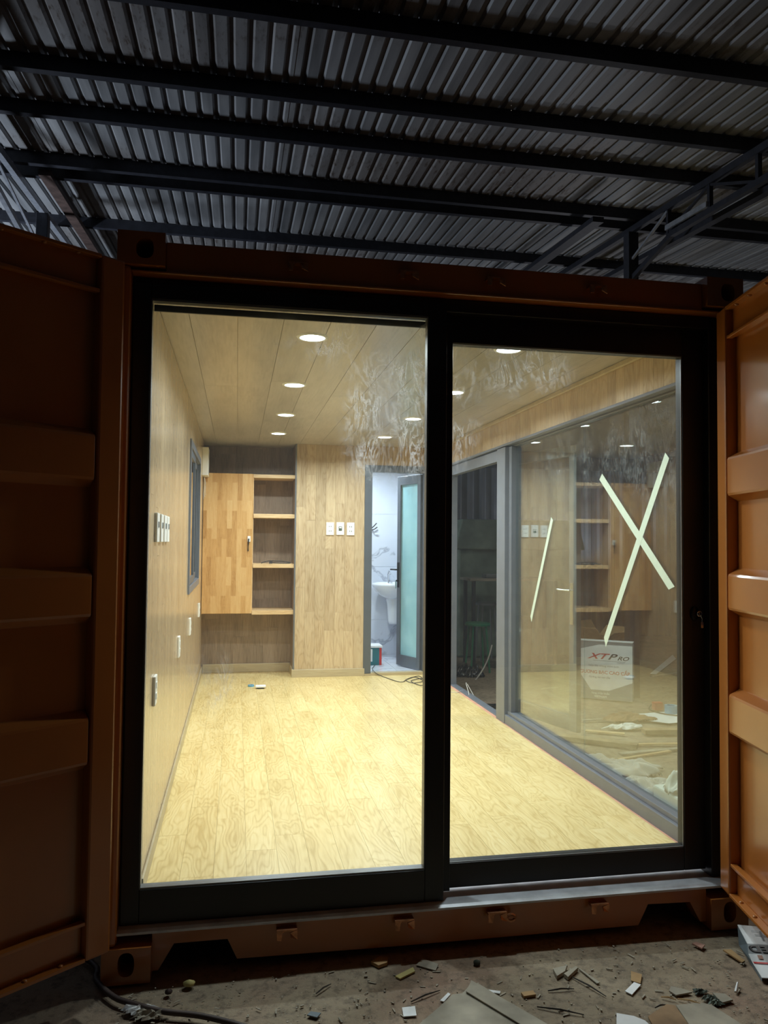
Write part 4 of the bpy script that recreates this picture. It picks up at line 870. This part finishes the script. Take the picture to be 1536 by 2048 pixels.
for i, (px, py) in enumerate(((1400, 1985), (1418, 1998), (1432, 2008))):
    p = gp(px, py); heap(p.x, p.y, 0.026, 0.014, 0.009, 'leaf_scrap', M['leafgreen'], ('dark green shrivelled leaf nearest the pale chip', 'dark green shrivelled leaf in the middle of three', 'dark green shrivelled leaf beside the tattered paper')[i], 'leaf', 40+i, n=10, group='green leaves on the dirt')
for i, (a, b, lab) in enumerate((((1096, 1984), (1148, 1980), 'dark straight twig below the scrap cluster'), ((1144, 1956), (1212, 1995), 'long dark twig slanting from the scrap cluster'), ((1074, 2016), (1168, 2032), 'curved dark twig near the lower edge'), ((822, 2006), (880, 1983), 'brown twig beside the silvery paper'), ((632, 1990), (662, 1970), 'thin brown twig standing alone on the dirt'), ((1310, 2018), (1332, 2012), 'short dark twig above the board piece'), ((1355, 2000), (1402, 2010), 'pale stick above the grey cardboard sheet'), ((1322, 1996), (1352, 2002), 'light stick by the broad pale chip'))):
    pa, pb = gp(*a), gp(*b); m = (pa+pb)/2; m.z = 0.008; pa.z = pb.z = 0.004
    tag(build(MB().tube([pa, m, pb], [0.002, 0.003, 0.0015], 5), 'twig', M['wire'] if i < 6 else M['pine']), lab, 'twig', 'twigs on the dirt')
p = gp(1473, 1975); tag(build(MB().tube([gp(1471, 1984, 0.004), gp(1475, 1965, 0.006)], [0.004, 0.003], 6), 'cigarette_end', M['paper']), 'white cigarette stub standing out on the reddish dirt', 'stub')
p = gp(1052, 1915)
r2 = random.Random(11)
cr = MB()
for k in range(420):
    px, py = r2.uniform(230, 1536), r2.uniform(1885, 2060); p = gp(px, py)
    if p.y > -0.03: continue
    s_ = r2.uniform(0.0008, 0.003); a = r2.uniform(0, 3.14); l = s_*r2.choice((1, 1, 2, 5)); c, sn = math.cos(a), math.sin(a)
    z = r2.uniform(0.001, 0.004)
    cr.prism([(p.x+c*u*l-sn*v*s_, p.y+sn*u*l+c*v*s_, 0.0) for u, v in ((-1, -1), (1, -1), (1.2, 1), (-.8, .8))], (0, 0, z))
crumbs = build(cr, 'crumbs', M['cardgrey']); crumbs['kind'] = 'stuff'; crumbs['label'] = 'fine chips and sawdust strewn over the dirt'; crumbs['category'] = 'debris'
tag(build(MB().tube(smoothpath([(-0.6, 0.7, 0.02), (-0.32, 0.42, 0.012)] + [gp(px, py, 0.012) for px, py in ((184, 1925), (192, 1960), (228, 1994), (268, 2008), (320, 2022), (390, 2030), (440, 2040), (520, 2062))]), 0.009, 8), 'hose', M['rust'], smooth=True), 'thick brown cable running from under the open door across the dirt', 'cable')
p = gp(275, 2022); heap(p.x, p.y, 0.05, 0.02, 0.02, 'torn_wrapper', M['paper'], 'torn white wrapper beside the thick brown cable', 'wrapper', 51, n=14)
p = gp(300, 2032); heap(p.x, p.y, 0.055, 0.025, 0.02, 'torn_wrapper', M['cardgrey'], 'crushed beige wrapper under the thick brown cable', 'wrapper', 52, n=14)
# folded printed sheet at the lower right
fs = thing('folded_carton', 'folded white printed carton with bold black lettering beside the corner casting', 'carton', (2.40, -0.12, 0))
rows_ = [((1475, 1850), (1560, 1858), 0.075), ((1495, 1888), (1570, 1892), 0.055), ((1497, 1908), (1575, 1912), 0.045), ((1505, 1925), (1580, 1930), 0.03), ((1524, 1956), (1600, 1960), 0.012)]
P = [(at(a[0], a[1], 2, z), at(b[0], b[1], 2, z)) for a, b, z in rows_]
for i, (nm, mt) in enumerate((('drawing_face', 'paper'), ('lettered_band', 'greyprint'), ('emblem_face', 'paper'), ('lower_face', 'paper'))):
    a, b, c, d = P[i][0], P[i][1], P[i+1][1], P[i+1][0]
    f_ = build(MB().add([a, d, c, b], [(0, 1, 2, 3)]), nm, M[mt], fs, solid=0.003)
build(MB().add([P[0][0], (P[0][0].x+.005, P[0][0].y, 0), (P[4][0].x, P[4][0].y, 0), P[4][0], P[3][0], P[2][0], P[1][0]], [(0, 1, 2, 3, 4, 5, 6)]), 'side_flap', M['bluegrey'], fs)
def on_face(i, u, v):
    a, b, c, d = P[i][0], P[i][1], P[i+1][1], P[i+1][0]
    o = (a*(1-u)+b*u)*(1-v)+(d*(1-u)+c*u)*v; ex = (b-a).normalized(); ey = (a-d); ey = (ey-ex*ey.dot(ex)).normalized(); ez = ex.cross(ey)
    m = Matrix.Identity(4)
    for r_ in range(3): m[r_][0], m[r_][1], m[r_][2], m[r_][3] = ex[r_], ey[r_], ez[r_], o[r_]+ez[r_]*0.004
    return Matrix.Translation(-wloc(fs)) @ m
text('ERED', 'lettering', M['inkblack'], fs, 0.052, on_face(1, 0.52, 0.5) @ Matrix.Rotation(math.pi, 4, 'Z') @ Matrix.Diagonal((1.0, 0.9, 1, 1)), 0, 0.002, 1.15)
build(MB().add([on_face(2, u, v) @ Vector((0, 0, 0)) + wloc(fs) for u, v in ((0.2, 0.15), (0.2, 0.6), (0.33, 0.6), (0.33, 0.15))], [(0, 1, 2, 3)]), 'emblem', M['pinkish'], fs)
build(MB().add([on_face(3, u, v) @ Vector((0, 0, 0)) + wloc(fs) for u, v in ((0.01, 0.0), (0.01, 0.09), (1, 0.09), (1, 0.0))], [(0, 1, 2, 3)]), 'red_line', M['red'], fs)
for (u0, v0, u1, v1) in ((0.25, 0.3, 0.5, 0.32), (0.3, 0.5, 0.6, 0.53), (0.45, 0.3, 0.5, 0.8)):
    build(MB().add([on_face(0, u, v) @ Vector((0, 0, 0)) + wloc(fs) for u, v in ((u0, v0), (u0, v1), (u1, v1), (u1, v0))], [(0, 1, 2, 3)]), 'printed_line', M['greyprint'], fs)
